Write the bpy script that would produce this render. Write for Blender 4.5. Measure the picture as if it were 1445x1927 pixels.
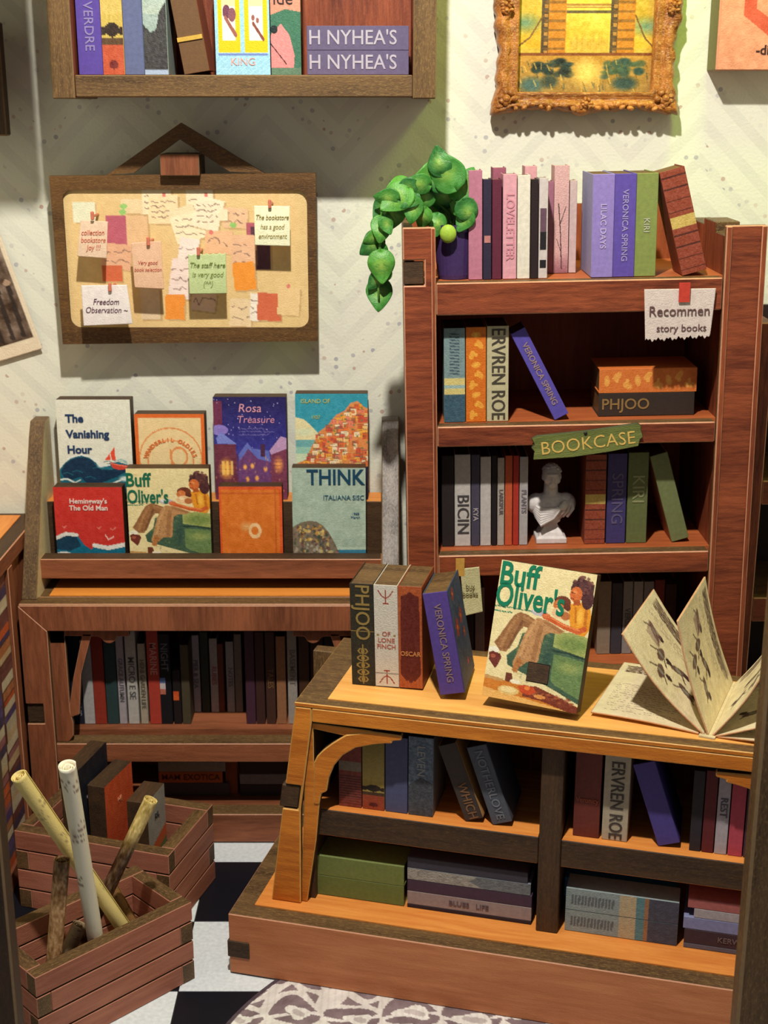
import bpy, math, random
import numpy as np
from mathutils import Matrix, Vector
S = bpy.context.scene
for o in list(bpy.data.objects): bpy.data.objects.remove(o)
PI = math.pi
random.seed(5)

# ---------------------------------------------------------------- camera, world, lamps, exposure
F_PX = 2570.0; CAM_H = 2.2; TH = math.atan(F_PX/8540.0)
cam_d = bpy.data.cameras.new('camera'); cam = bpy.data.objects.new('camera', cam_d); S.collection.objects.link(cam)
cam_d.sensor_fit = 'VERTICAL'; cam_d.sensor_height = 36.0; cam_d.lens = F_PX/1927.0*36.0
cam.location = (0, 0, CAM_H); cam.rotation_euler = (PI/2-TH, 0, 0); cam_d.clip_start = 0.05
cam_d.dof.use_dof = True; cam_d.dof.focus_distance = 3.35; cam_d.dof.aperture_fstop = 4.5
S.camera = cam
w = bpy.data.worlds.new('world'); S.world = w; w.use_nodes = True
w.node_tree.nodes['Background'].inputs[0].default_value = (0.80, 0.86, 1.0, 1)
w.node_tree.nodes['Background'].inputs[1].default_value = 0.15
def area(name, loc, target, size, power, col):
    l = bpy.data.lights.new(name, 'AREA'); l.shape = 'DISK'; l.size = size; l.energy = power; l.color = col
    o = bpy.data.objects.new(name, l); S.collection.objects.link(o); o.location = loc
    o.rotation_euler = (Vector(target)-Vector(loc)).to_track_quat('-Z', 'Y').to_euler(); return o
area('led_lamp', (-.16, 1.80, 4.15), (-.05, 3.75, 1.0), .11, 146, (1.0, .955, .86))
area('upper_lamp', (.95, 3.55, 3.25), (.75, 4.1, 2.4), .30, 8.0, (.66, 1.0, .08))
S.view_settings.view_transform = 'Standard'; S.view_settings.look = 'None'
S.view_settings.gamma = 1; S.view_settings.use_curve_mapping = False; S.view_settings.exposure = 0.0

# ---------------------------------------------------------------- measuring helpers
cT, sT = math.cos(TH), math.sin(TH)
def ray(px, py):
    u = (px-722.5)/F_PX; v = (py-963.5)/F_PX
    return Vector((u, cT-v*sT, -sT-v*cT))
CAMP = Vector((0, 0, CAM_H))
class Frame:                       # a thing's own axes; fy / fz read a point of a front plane or of a level plane in them
    def __init__(s, M=Matrix.Identity(4)): s.M = M; s.I = M.inverted()
    def _r(s, px, py): return s.I @ CAMP, (s.I.to_3x3() @ ray(px, py))
    def fy(s, px, py, y): p, d = s._r(px, py); return p+d*((y-p.y)/d.y)
    def fz(s, px, py, z): p, d = s._r(px, py); return p+d*((z-p.z)/d.z)
W = Frame()
def T(x, y, z): return Matrix.Translation((x, y, z))
def RX(a): return Matrix.Rotation(a, 4, 'X')
def RY(a): return Matrix.Rotation(a, 4, 'Y')
def RZ(a): return Matrix.Rotation(a, 4, 'Z')
CASE = Frame(T(.085, 3.55, 0) @ RY(-.020))
DESK = Frame(T(-.405, 3.094, 0) @ RZ(math.radians(-14.5)))

# ---------------------------------------------------------------- materials
def lin(c):
    c = np.asarray(c, float)/255.; return np.where(c <= .04045, c/12.92, ((c+.055)/1.055)**2.4)
def L4(c): return tuple(lin(c))+(1.0,)
MATS = {}
def base_mat(name, rough=.6):
    m = bpy.data.materials.new(name); m.use_nodes = True; b = m.node_tree.nodes['Principled BSDF']
    b.inputs['Roughness'].default_value = rough; b.inputs['Specular IOR Level'].default_value = .3
    return m, m.node_tree.nodes, m.node_tree.links, b
def add_bump(N, Lk, b, scale, strength, dist=.002, stretch=(1, 1, 1)):
    tc = N.new('ShaderNodeTexCoord'); mp = N.new('ShaderNodeMapping'); mp.inputs['Scale'].default_value = stretch
    n = N.new('ShaderNodeTexNoise'); n.inputs['Scale'].default_value = scale; n.inputs['Detail'].default_value = 4
    bp = N.new('ShaderNodeBump'); bp.inputs['Strength'].default_value = strength; bp.inputs['Distance'].default_value = dist
    Lk.new(tc.outputs['Object'], mp.inputs[0]); Lk.new(mp.outputs[0], n.inputs['Vector'])
    Lk.new(n.outputs['Fac'], bp.inputs['Height']); Lk.new(bp.outputs[0], b.inputs['Normal']); return tc
def plain(c, rough=.6, bump=.35, metal=0.0):            # printed card or paint: flat colour with a fine paper tooth
    k = ('p', tuple(c), rough, bump, metal)
    if k in MATS: return MATS[k]
    m, N, Lk, b = base_mat('printed_card', rough); b.inputs['Metallic'].default_value = metal
    tc = N.new('ShaderNodeTexCoord'); n = N.new('ShaderNodeTexNoise'); n.inputs['Scale'].default_value = 90; n.inputs['Detail'].default_value = 5
    r = N.new('ShaderNodeMixRGB'); r.inputs[1].default_value = L4(np.array(c)*.86); r.inputs[2].default_value = L4(np.minimum(255, np.array(c)*1.10))
    Lk.new(tc.outputs['Object'], n.inputs['Vector']); Lk.new(n.outputs['Fac'], r.inputs[0]); Lk.new(r.outputs[0], b.inputs['Base Color'])
    if bump: add_bump(N, Lk, b, 330, bump, .0016)
    MATS[k] = m; return m
def wood(name, c1, c2, axis='x', scale=14, rough=.5, bump=.4, fleck=None):
    k = ('w', name, axis)
    if k in MATS: return MATS[k]
    m, N, Lk, b = base_mat(name+'_'+axis, rough)
    tc = N.new('ShaderNodeTexCoord'); mp = N.new('ShaderNodeMapping')
    st = {'x': (.10, 1, 1), 'y': (1, .10, 1), 'z': (1, 1, .10)}[axis]; mp.inputs['Scale'].default_value = st
    n1 = N.new('ShaderNodeTexNoise'); n1.inputs['Scale'].default_value = scale*9; n1.inputs['Detail'].default_value = 8; n1.inputs['Roughness'].default_value = .65; n1.inputs['Distortion'].default_value = .4
    n2 = N.new('ShaderNodeTexNoise'); n2.inputs['Scale'].default_value = scale*.9; n2.inputs['Detail'].default_value = 3
    ad = N.new('ShaderNodeMath'); ad.operation = 'ADD'; ml = N.new('ShaderNodeMath'); ml.operation = 'MULTIPLY'; ml.inputs[1].default_value = .5
    rp = N.new('ShaderNodeValToRGB'); rp.color_ramp.elements[0].position = .38; rp.color_ramp.elements[0].color = L4(c1)
    rp.color_ramp.elements[1].position = .62; rp.color_ramp.elements[1].color = L4(c2)
    Lk.new(tc.outputs['Object'], mp.inputs[0]); Lk.new(mp.outputs[0], n1.inputs['Vector']); Lk.new(mp.outputs[0], n2.inputs['Vector'])
    Lk.new(n1.outputs['Fac'], ad.inputs[0]); Lk.new(n2.outputs['Fac'], ad.inputs[1]); Lk.new(ad.outputs[0], ml.inputs[0]); Lk.new(ml.outputs[0], rp.inputs[0])
    out = rp.outputs[0]
    if fleck:
        n3 = N.new('ShaderNodeTexNoise'); n3.inputs['Scale'].default_value = 210; n3.inputs['Detail'].default_value = 6; n3.inputs['Roughness'].default_value = .8
        mp3 = N.new('ShaderNodeMapping'); mp3.inputs['Scale'].default_value = tuple(.35 if q < 1 else 1 for q in st)
        r3 = N.new('ShaderNodeValToRGB'); r3.color_ramp.elements[0].position = .50; r3.color_ramp.elements[1].position = .78
        mx = N.new('ShaderNodeMixRGB'); mx.inputs[2].default_value = L4(fleck)
        Lk.new(tc.outputs['Object'], mp3.inputs[0]); Lk.new(mp3.outputs[0], n3.inputs['Vector']); Lk.new(n3.outputs['Fac'], r3.inputs[0])
        Lk.new(r3.outputs[0], mx.inputs[0]); Lk.new(out, mx.inputs[1]); out = mx.outputs[0]
    Lk.new(out, b.inputs['Base Color']); add_bump(N, Lk, b, 300, bump, .002, tuple(.4 if q < 1 else 1 for q in st))
    MATS[k] = m; return m
def red(ax='x'): return wood('mahogany', (88, 38, 24), (156, 80, 48), ax, 12, .5)
def brn(ax='x'): return wood('walnut', (106, 60, 38), (158, 94, 62), ax, 12, .5)
def org(ax='x'): return wood('cherry', (206, 118, 50), (234, 156, 76), ax, 6, .5)
def gold_oak(ax='x'): return wood('golden_oak', (172, 92, 26), (222, 136, 46), ax, 9, .5)
def mdf(ax='x'): return wood('cut_edge', (70, 50, 32), (112, 84, 52), ax, 20, .5, .5, (158, 124, 74))
def mdf_dark(ax='x'): return wood('dark_cut_edge', (50, 36, 25), (80, 56, 36), ax, 20, .6, .5, (96, 72, 44))
def pink(ax='x'): return wood('crate_wood', (148, 88, 68), (184, 118, 92), ax, 8, .55)
WORN = plain((196, 140, 108), .5, 0); WORN_G = plain((214, 160, 84), .5, 0); WORN_D = plain((120, 96, 66), .5, 0)
WORN_P = plain((176, 116, 94), .5, 0)
def print_mat(rough=.55, bump=.4):
    k = ('print', rough, bump)
    if k in MATS: return MATS[k]
    m, N, Lk, b = base_mat('print', rough); a = N.new('ShaderNodeVertexColor'); a.layer_name = 'Col'
    Lk.new(a.outputs[0], b.inputs['Base Color'])
    if bump: add_bump(N, Lk, b, 260, bump*1.5, .0025)
    MATS[k] = m; return m

# ---------------------------------------------------------------- mesh helpers
def link(o, parent=None, M=None):
    S.collection.objects.link(o)
    if parent is not None: o.parent = parent
    if M is not None: o.matrix_basis = M
    return o
class MB:
    def __init__(s): s.v = []; s.f = []; s.m = []
    def face(s, ids, mi=0): s.f.append(ids); s.m.append(mi)
    def box(s, x0, x1, y0, y1, z0, z1, m=(0, 0, 0), M=None):     # m: slot of the x faces, y faces, z faces
        b = len(s.v); P = [(x, y, z) for x in (x0, x1) for y in (y0, y1) for z in (z0, z1)]
        if M is not None: P = [tuple(M @ Vector(p)) for p in P]
        s.v += P
        for q, mi in (((0, 1, 3, 2), m[0]), ((4, 6, 7, 5), m[0]), ((0, 4, 5, 1), m[1]), ((2, 3, 7, 6), m[1]), ((0, 2, 6, 4), m[2]), ((1, 5, 7, 3), m[2])):
            s.face([b+i for i in q], mi)
        return s
    def prism(s, poly, a0, a1, plane='xz', mf=0, me=1):           # poly counter-clockwise seen from the front (-y) for xz
        b = len(s.v); n = len(poly)
        def P(p, a): return (p[0], a, p[1]) if plane == 'xz' else ((a, p[0], p[1]) if plane == 'yz' else (p[0], p[1], a))
        s.v += [P(p, a0) for p in poly]+[P(p, a1) for p in poly]
        s.face([b+i for i in range(n)], mf); s.face([b+n+i for i in reversed(range(n))], mf)
        for i in range(n):
            j = (i+1) % n; s.face([b+j, b+i, b+n+i, b+n+j], me)
        return s
    def lathe(s, prof, n=24, M=None, mi=0, cap=True):
        b = len(s.v); k = len(prof)
        for r, z in prof:
            for i in range(n):
                p = Vector((r*math.cos(2*PI*i/n), r*math.sin(2*PI*i/n), z)); s.v.append(tuple(M @ p if M else p))
        for a in range(k-1):
            for i in range(n):
                j = (i+1) % n; s.face([b+a*n+i, b+a*n+j, b+(a+1)*n+j, b+(a+1)*n+i], mi)
        if cap: s.face([b+i for i in reversed(range(n))], mi); s.face([b+(k-1)*n+i for i in range(n)], mi)
        return s
    def ball(s, c, r, n=10, mi=0, M=None):
        r = r if hasattr(r, '__len__') else (r, r, r)
        MM = T(*c) @ (M if M is not None else Matrix.Identity(4)) @ Matrix.Diagonal((r[0], r[1], r[2], 1))
        return s.lathe([(max(.02, math.sin(PI*t/n)), -math.cos(PI*t/n)) for t in range(n+1)], n*2, MM, mi)
    def tube(s, pts, r, n=8, mi=0):
        b = len(s.v); pts = [Vector(p) for p in pts]
        for i, p in enumerate(pts):
            d = (pts[min(i+1, len(pts)-1)]-pts[max(i-1, 0)]).normalized(); u = d.orthogonal().normalized()
            if i: u = (pu-d*pu.dot(d)).normalized()
            pu = u; v = d.cross(u); rr = r[i] if hasattr(r, '__len__') else r
            for k in range(n): a = 2*PI*k/n; s.v.append(tuple(p+(u*math.cos(a)+v*math.sin(a))*rr))
        for i in range(len(pts)-1):
            for k in range(n): j = (k+1) % n; s.face([b+i*n+k, b+i*n+j, b+(i+1)*n+j, b+(i+1)*n+k], mi)
        s.face([b+k for k in reversed(range(n))], mi); s.face([b+(len(pts)-1)*n+k for k in range(n)], mi); return s
    def build(s, name, mats, parent=None, bevel=0, worn=None, smooth=False, M=None):
        me = bpy.data.meshes.new(name); me.from_pydata([tuple(v) for v in s.v], [], s.f)
        mats = list(mats) if isinstance(mats, (list, tuple)) else [mats]
        for m in mats: me.materials.append(m)
        me.polygons.foreach_set('material_index', s.m)
        if smooth: me.polygons.foreach_set('use_smooth', [True]*len(s.f))
        o = link(bpy.data.objects.new(name, me), parent, M)
        if bevel:
            md = o.modifiers.new('bevel', 'BEVEL'); md.width = bevel; md.segments = 1; md.limit_method = 'ANGLE'
            if worn is not None: me.materials.append(worn); md.material = len(mats)
        return o
def tag(o, label, cat, group=None, kind=None):
    if label: o['label'] = label
    if cat: o['category'] = cat
    if group: o['group'] = group
    if kind: o['kind'] = kind
    return o
def thing(name, label, cat, M=None, group=None):
    o = bpy.data.objects.new(name, None); o.empty_display_size = .05; S.collection.objects.link(o)
    if M is not None:
        o.location = M.to_translation(); o.rotation_euler = M.to_euler()
    return tag(o, label, cat, group)
def text(s, size, mat, parent, M, name='lettering', ax='CENTER', ay='CENTER', sx=1.0, shear=0, off=0, spacing=1, line=1, th=.0006, fit=None):
    cu = bpy.data.curves.new(name, 'FONT'); cu.body = s; cu.size = size; cu.align_x = ax; cu.align_y = ay; cu.shear = shear
    cu.offset = off; cu.space_character = spacing; cu.space_line = line; cu.extrude = th; cu.resolution_u = 3
    t = bpy.data.objects.new(name, cu); S.collection.objects.link(t)
    me = bpy.data.meshes.new_from_object(t); bpy.data.objects.remove(t); me.materials.clear(); me.materials.append(mat)
    if fit and len(me.vertices):
        wd = max(v.co.x for v in me.vertices)-min(v.co.x for v in me.vertices); sx = min(sx, fit/max(wd, 1e-6))
    if sx != 1:
        for v in me.vertices: v.co.x *= sx
    return link(bpy.data.objects.new(name, me), parent, M @ RX(PI/2))      # faces -y of the parent, upright
TXT = {}
def ink(c): return plain(c, .6, 0)

# ---------------------------------------------------------------- printing: rasters carried as vertex colours on a fine grid
class Cv:
    def __init__(s, w, h, bg):
        s.w, s.h = w, h; s.a = np.ones((h, w, 3))*np.array(bg, float)
        s.U, s.V = np.meshgrid((np.arange(w)+.5)/w, (np.arange(h)+.5)/h); s.asp = h/w; s.rng = np.random.default_rng(7)
    def put(s, mask, c, al=1.0):
        k = (np.asarray(mask, float)*al)[..., None]; s.a = s.a*(1-k)+np.array(c, float)*k; return s
    def poly(s, pts, c, al=1.0):
        m = np.zeros_like(s.U, bool); n = len(pts)
        for i in range(n):
            x0, y0 = pts[i]; x1, y1 = pts[(i+1) % n]
            if y0 == y1: continue
            m ^= ((s.V >= min(y0, y1)) & (s.V < max(y0, y1)) & (s.U < x0+(s.V-y0)*(x1-x0)/(y1-y0)))
        return s.put(m, c, al)
    def rect(s, x0, y0, x1, y1, c, al=1.0): return s.put((s.U >= x0) & (s.U <= x1) & (s.V >= y0) & (s.V <= y1), c, al)
    def ell(s, x, y, rx, ry, c, rot=0, al=1.0, ring=None, soft=0):
        du = s.U-x; dv = (s.V-y)*s.asp; ca, sa = math.cos(rot), math.sin(rot)
        q = ((du*ca+dv*sa)/rx)**2+((-du*sa+dv*ca)/(ry*s.asp))**2
        if ring: return s.put((q <= 1) & (q >= (1-ring)**2), c, al)
        if soft: return s.put(np.clip((1-np.sqrt(q))/soft, 0, 1), c, al)
        return s.put(q <= 1, c, al)
    def line(s, pts, wd, c, al=1.0):
        m = np.zeros_like(s.U, bool)
        for (x0, y0), (x1, y1) in zip(pts[:-1], pts[1:]):
            dx, dy = x1-x0, (y1-y0)*s.asp; L = dx*dx+dy*dy+1e-9
            t = np.clip(((s.U-x0)*dx+(s.V-y0)*s.asp*dy)/L, 0, 1)
            m |= ((s.U-x0-t*dx)**2+((s.V-y0)*s.asp-t*dy)**2) < (wd/2)**2
        return s.put(m, c, al)
    def grad(s, y0, y1, c0, c1, x0=0, x1=1):
        t = np.clip((s.V-y0)/(y1-y0), 0, 1)[..., None]; g = np.array(c0, float)*(1-t)+np.array(c1, float)*t
        k = ((s.V >= y0) & (s.V <= y1) & (s.U >= x0) & (s.U <= x1))[..., None]; s.a = np.where(k, g, s.a); return s
    def field(s, sc, seed=0):
        r = np.random.default_rng(seed); gx, gy = max(2, int(sc)), max(2, int(sc*s.asp)); g = r.random((gy+2, gx+2))
        x = s.U*gx; y = s.V*gy; i = x.astype(int); j = y.astype(int); fx = x-i; fy = y-j; fx = fx*fx*(3-2*fx); fy = fy*fy*(3-2*fy)
        return (g[j, i]*(1-fx)+g[j, i+1]*fx)*(1-fy)+(g[j+1, i]*(1-fx)+g[j+1, i+1]*fx)*fy
    def noise(s, amp, sc=20, seed=0, mask=None):
        n = (s.field(sc, seed)+s.field(sc*2.3, seed+1)*.6+s.field(sc*5, seed+2)*.4)/2.0-.5
        d = (n*2*amp)[..., None]; s.a = s.a+(d if mask is None else d*mask[..., None]); return s
    def scribble(s, x0, y0, x1, y1, rows, wd, c, seed=0, al=.9, step=.02):
        r = np.random.default_rng(seed)
        for k in range(rows):
            y = y0+(y1-y0)*(k+.5)/rows; hh = (y1-y0)/rows*.28; x = x0; pts = [(x, y)]
            end = x1-(x1-x0)*r.random()*.3
            while x < end:
                x += step*(.5+r.random()); pts.append((x, y+hh*(r.random()*2-1)))
                if r.random() < .18: s.line(pts, wd, c, al); x += step*1.2; pts = [(x, y)]
            if len(pts) > 1: s.line(pts, wd, c, al)
        return s
def sheet(name, cv, fn, parent, M=None, thick=0, mat=None, smooth=True):
    w_, h_ = cv.w, cv.h; U, V = np.meshgrid(np.linspace(0, 1, w_), np.linspace(0, 1, h_)); X, Y, Z = fn(U, V)
    co = np.stack([X+0*U, Y+0*U, Z+0*U], -1).reshape(-1, 3); me = bpy.data.meshes.new(name)
    me.vertices.add(len(co)); me.vertices.foreach_set('co', co.ravel().astype(np.float32))
    i = (np.arange(h_-1)[:, None]*w_+np.arange(w_-1)[None, :]).ravel(); q = np.stack([i, i+w_, i+w_+1, i+1], -1)
    me.loops.add(q.size); me.loops.foreach_set('vertex_index', q.ravel().astype(np.int32)); me.polygons.add(len(q))
    me.polygons.foreach_set('loop_start', (np.arange(len(q))*4).astype(np.int32)); me.polygons.foreach_set('loop_total', np.full(len(q), 4, np.int32))
    me.update(calc_edges=True)
    ca = me.color_attributes.new('Col', 'FLOAT_COLOR', 'POINT'); a = np.ones((h_*w_, 4), np.float32); a[:, :3] = lin(np.clip(cv.a, 0, 255)).reshape(-1, 3)
    ca.data.foreach_set('color', a.ravel()); me.materials.append(mat or print_mat())
    if smooth: me.polygons.foreach_set('use_smooth', [True]*len(q))
    o = link(bpy.data.objects.new(name, me), parent, M)
    if thick: md = o.modifiers.new('s', 'SOLIDIFY'); md.thickness = thick; md.offset = 0
    return o
def flat(x0, x1, z0, z1, y): return lambda U, V: (x0+(x1-x0)*U, y+0*U, z1+(z0-z1)*V)

# ================================================================ SETTING
def struct(name, mb, mat, **k): return tag(mb.build(name, mat, **k), None, None, kind='structure')
def wallpaper():
    m, N, Lk, b = base_mat('wallpaper', .85)
    tc = N.new('ShaderNodeTexCoord'); sp = N.new('ShaderNodeSeparateXYZ'); Lk.new(tc.outputs['Object'], sp.inputs[0])
    def mth(op, a, b_=None):
        n = N.new('ShaderNodeMath'); n.operation = op
        for i, q in enumerate((a, b_)):
            if q is None: continue
            if isinstance(q, (int, float)): n.inputs[i].default_value = q
            else: Lk.new(q, n.inputs[i])
        return n.outputs[0]
    zig = mth('PINGPONG', mth('ADD', sp.outputs[0], 10.0), .21)
    d = mth('ADD', zig, mth('MULTIPLY', sp.outputs[2], 1.0))
    st = mth('PINGPONG', d, .055)
    band = mth('GREATER_THAN', st, .034)
    n = N.new('ShaderNodeTexNoise'); n.inputs['Scale'].default_value = 9; n.inputs['Detail'].default_value = 5; Lk.new(tc.outputs['Object'], n.inputs['Vector'])
    soft = mth('MULTIPLY', band, mth('MULTIPLY', n.outputs['Fac'], .6))
    m1 = N.new('ShaderNodeMixRGB'); m1.inputs[1].default_value = L4((224, 223, 206)); m1.inputs[2].default_value = L4((202, 199, 188)); Lk.new(soft, m1.inputs[0])
    vo = N.new('ShaderNodeTexVoronoi'); vo.inputs['Scale'].default_value = 36; vo.inputs['Randomness'].default_value = .8; Lk.new(tc.outputs['Object'], vo.inputs['Vector'])
    dot = mth('LESS_THAN', vo.outputs['Distance'], .24); sel = mth('GREATER_THAN', mth('PINGPONG', mth('ADD', d, .03), .11), .075)
    sc_ = N.new('ShaderNodeSeparateColor'); Lk.new(vo.outputs['Color'], sc_.inputs[0])
    dm = mth('MULTIPLY', mth('MULTIPLY', dot, sel), mth('MULTIPLY', sc_.outputs[0], .75))
    dc = N.new('ShaderNodeMixRGB'); dc.inputs[1].default_value = L4((176, 132, 118)); dc.inputs[2].default_value = L4((150, 148, 162)); Lk.new(mth('GREATER_THAN', sc_.outputs[1], .68), dc.inputs[0])
    m2 = N.new('ShaderNodeMixRGB'); Lk.new(dm, m2.inputs[0]); Lk.new(m1.outputs[0], m2.inputs[1]); Lk.new(dc.outputs[0], m2.inputs[2])
    Lk.new(m2.outputs[0], b.inputs['Base Color']); add_bump(N, Lk, b, 120, .4, .003); return m
WP = wallpaper()
struct('ceiling', MB().box(-1.53, 1.81, 1.5, 4.16, 4.3, 4.36), plain((150, 140, 126), .8, 0))
struct('wall_back', MB().box(-1.47, 1.75, 4.10, 4.16, 0, 4.3), WP)
struct('wall_left', MB().box(-1.53, -1.47, 2.1, 4.16, 0, 4.3), WP)
struct('wall_right', MB().box(1.75, 1.81, 2.1, 4.16, 0, 4.3), WP)
struct('shade_board', MB().box(-1.469, -.745, 3.38, 3.42, 2.60, 4.299), mdf_dark('x'))   # unseen board added at upper left to shade the back wall
floor = struct('floor', MB().box(-1.53, 1.81, 1.9, 4.16, -.05, -.006), plain((40, 40, 44), .6, 0))
TS = .313
white_tile = plain((222, 228, 232), .3, 0); black_tile = plain((20, 22, 30), .35, .08)
for i in range(-4, 9):
    for j in range(-4, 4):
        x0 = -.531+i*TS; y0 = 3.019+j*TS
        if x0 > 1.75 or x0+TS < -1.47 or y0 > 4.1: continue
        x0c = max(x0, -1.47)
        MB().box(x0c+.001, min(x0+TS-.001, 1.75), y0+.001, min(y0+TS-.001, 4.1), -.006, 0).build('tile', white_tile if (i+j) % 2 == 0 else black_tile, floor, bevel=.0008)
# front posts of the box the room is built in
fp = struct('trim_1', MB().box(-.22, 0, 0, .05, 0, 3.5), [mdf_dark('z')], bevel=.004, worn=WORN_D); p_ = W.fy(30, 1900, 2.25); fp.location = (p_.x, 2.25, -.006)
fp = struct('trim_2', MB().box(0, .22, 0, .05, 0, 3.5), [mdf('z')], bevel=.006, worn=WORN_D); p_ = W.fy(1388, 1900, 2.35); fp.location = (p_.x, 2.35, -.006)

# ================================================================ BOOKS
MIN_T = .006
def frame_M(fr, x, y, z, roll=0, pitch=0, yaw=0): return fr.M @ T(x, y, z) @ RZ(yaw) @ RX(pitch) @ RY(roll)
PAGE_GOLD = None
def spine_book(M, t, h, d, color, label, group, side=None, page='mdf', prints=None, lettering=None, lcol=(230, 220, 190), lsize=None, lup=False, detail=True, lpos=.5, lmix=.8):
    """a book whose spine faces -y: x 0..t thickness, z 0..h height, y 0..d depth"""
    r = thing('book', label, 'book', M, group); c = min(.0022, t*.12)
    mb = MB(); mb.box(0, t, 0, c, 0, h); mb.box(0, c, c, d, 0, h, (1, 1, 1)); mb.box(t-c, t, c, d, 0, h, (1, 1, 1))
    co = mb.build('cover', [plain(color), plain(side or color)], r, bevel=min(.0018, t*.1))
    MB().box(c, t-c, c, d-.003, .0015, h-.003).build('page_block', {'mdf': mdf('x'), 'white': plain((190, 178, 158)), 'dark': mdf_dark('x')}[page], r)
    if prints is not None: sheet('spine_print', prints, flat(0.0006, t-.0006, .0006, h-.0006, -.0006), co)
    if lettering:
        n_ = max(1, len(lettering)); sz = lsize or min(t*.85, h*.9/n_*1.65)
        text(lettering, sz, ink(np.array(lcol)*lmix+np.array(color)*(1-lmix)), co, T(t/2, -.001, h*lpos) @ (Matrix.Identity(4) if lup else RY(PI/2)), off=.0003, fit=t*.86 if lup else 1.9*h*min(lpos, 1-lpos))
    return r
ORD = ['leftmost', 'second from the left', 'third from the left', 'fourth from the left', 'fifth from the left', 'sixth from the left', 'seventh from the left', 'eighth from the left', 'ninth from the left', 'tenth from the left', 'eleventh from the left', 'twelfth from the left', 'thirteenth from the left', 'fourteenth from the left', 'fifteenth from the left', 'sixteenth from the left', 'seventeenth from the left', 'eighteenth from the left', 'nineteenth from the left', 'twentieth from the left', 'twenty-first from the left', 'twenty-second from the left', 'twenty-third from the left', 'twenty-fourth from the left', 'twenty-fifth from the left', 'twenty-sixth from the left', 'twenty-seventh from the left', 'twenty-eighth from the left', 'twenty-ninth from the left', 'thirtieth from the left']
def row(fr, items, y, z0, d, group, where, n0=0, **kw):
    """items: (desc, px_left, px_right, px_top_y, px_base_y, colour, options)"""
    for i, (desc, a, b, yt, yb, col, op) in enumerate(items):
        op = dict(op); yy = op.pop('y', y); zz = op.pop('z', z0); lean = op.pop('top', None); dd = op.pop('d', d)
        A = fr.fy(a, yb, yy); B = fr.fy(b, yb, yy); t = max(MIN_T, B.x-A.x-.001); roll = 0
        if lean is not None:
            P = fr.fy(lean, yt, yy); roll = math.atan2(P.x-A.x, P.z-zz); h = math.hypot(P.x-A.x, P.z-zz); t = t*math.cos(roll)
        else: h = fr.fy((a+b)/2, yt, yy).z-zz
        z = zz+(t*math.sin(roll) if roll > 0 else 0)+.0008
        o_ = {**kw, **op}; pl = o_.pop('label', None)
        spine_book(frame_M(fr, A.x, yy, z, roll), t, h, dd, col, pl or f'{desc}, {ORD[i+n0]} {where}', group, **o_)
def stack(fr, items, y, z0, d, group, where):
    """lying books, bottom to top: (desc, px_left, px_right, height in px, colour, options); py of the base is read on plane y"""
    z = z0+.0008
    names = {1: ['lying'], 2: ['bottom', 'top'], 3: ['bottom', 'middle', 'top'], 4: ['bottom', 'second from bottom', 'second from top', 'top'], 5: ['bottom', 'second from bottom', 'middle', 'second from top', 'top']}[len(items)]
    for k, (desc, x0, x1, t, col, op) in enumerate(items):
        op = dict(op); yy = op.pop('y', y); dd = op.pop('d', d)
        spine_book(frame_M(fr, x1, yy, z, -PI/2), t, x1-x0, dd, col, f'{desc}, {names[k]} of {where}', group, **op); z += t+.0006
def front_book(M, w_, h, t, cv, label, group, edge=None, extra=None, name='book'):
    """a book whose front cover faces -y"""
    r = thing(name, label, 'book', M, group)
    MB().box(0, w_, .001, t, 0, h).build('page_block', edge or mdf_dark('x'), r, bevel=.0015)
    fc = sheet('front_cover', cv, flat(0, w_, 0, h, 0), r)
    if extra: extra(fc, w_, h)
    return r

# ================================================================ WALL SHELF (top left)
SH_Y = 3.80
def wy(px, py, y=SH_Y): return W.fy(px, py, y)
zb0 = wy(450, 183).z; zb1 = wy(450, 141).z
xl0 = wy(94, 100).x; xl1 = wy(140, 150).x; xr0 = wy(777, 150).x; xr1 = wy(821, 100).x; ZT = 2.86
ws = thing('wall_shelf', 'dark wooden wall shelf full of books above the pinboard', 'shelf', T(xl0, SH_Y, zb0))
def wsM(mb, n, m, **k): o = mb.build(n, m, ws, **k); o.matrix_basis = T(-xl0, -SH_Y, -zb0); return o
wsM(MB().box(xl0, xl1, SH_Y-.005, 4.098, zb0-.004, ZT, (1, 0, 0)), 'side_panel', [mdf('z'), red('z')], bevel=.003, worn=WORN_D)
wsM(MB().box(xr0, xr1, SH_Y-.005, 4.098, zb0-.004, ZT, (1, 0, 0)), 'side_panel', [mdf('z'), red('z')], bevel=.003, worn=WORN_D)
wsM(MB().box(xl1+.001, xr0-.001, SH_Y, 4.098, zb0, zb1, (0, 0, 1)), 'bottom_board', [mdf('x'), red('x')], bevel=.003, worn=WORN_D)
wsM(MB().box(xl1+.001, xr0-.001, SH_Y, 4.098, ZT-.06, ZT, (0, 0, 1)), 'top_board', [mdf('x'), red('x')], bevel=.003, worn=WORN_D)
wsM(MB().box(xl1+.001, xr0-.001, 4.085, 4.098, zb1+.001, ZT-.061), 'back_panel', [red('z')])
def sp_land():      # sunset field with a lone tree
    c = Cv(26, 110, (196, 170, 84)); c.grad(0, .6, (150, 132, 60), (206, 178, 96)); c.ell(.5, .70, .34, .045, (50, 36, 28)); c.ell(.1, .71, .15, .03, (50, 36, 28)); c.ell(.95, .71, .15, .03, (50, 36, 28)); c.line([(.5, .7), (.5, .76)], .08, (50, 36, 28))
    c.rect(0, .755, 1, .80, (86, 62, 40)); c.rect(0, .80, 1, 1, (184, 82, 52)); c.ell(.5, .93, .2, .03, (110, 40, 36)); c.noise(16, 10, 3); return c
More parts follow.
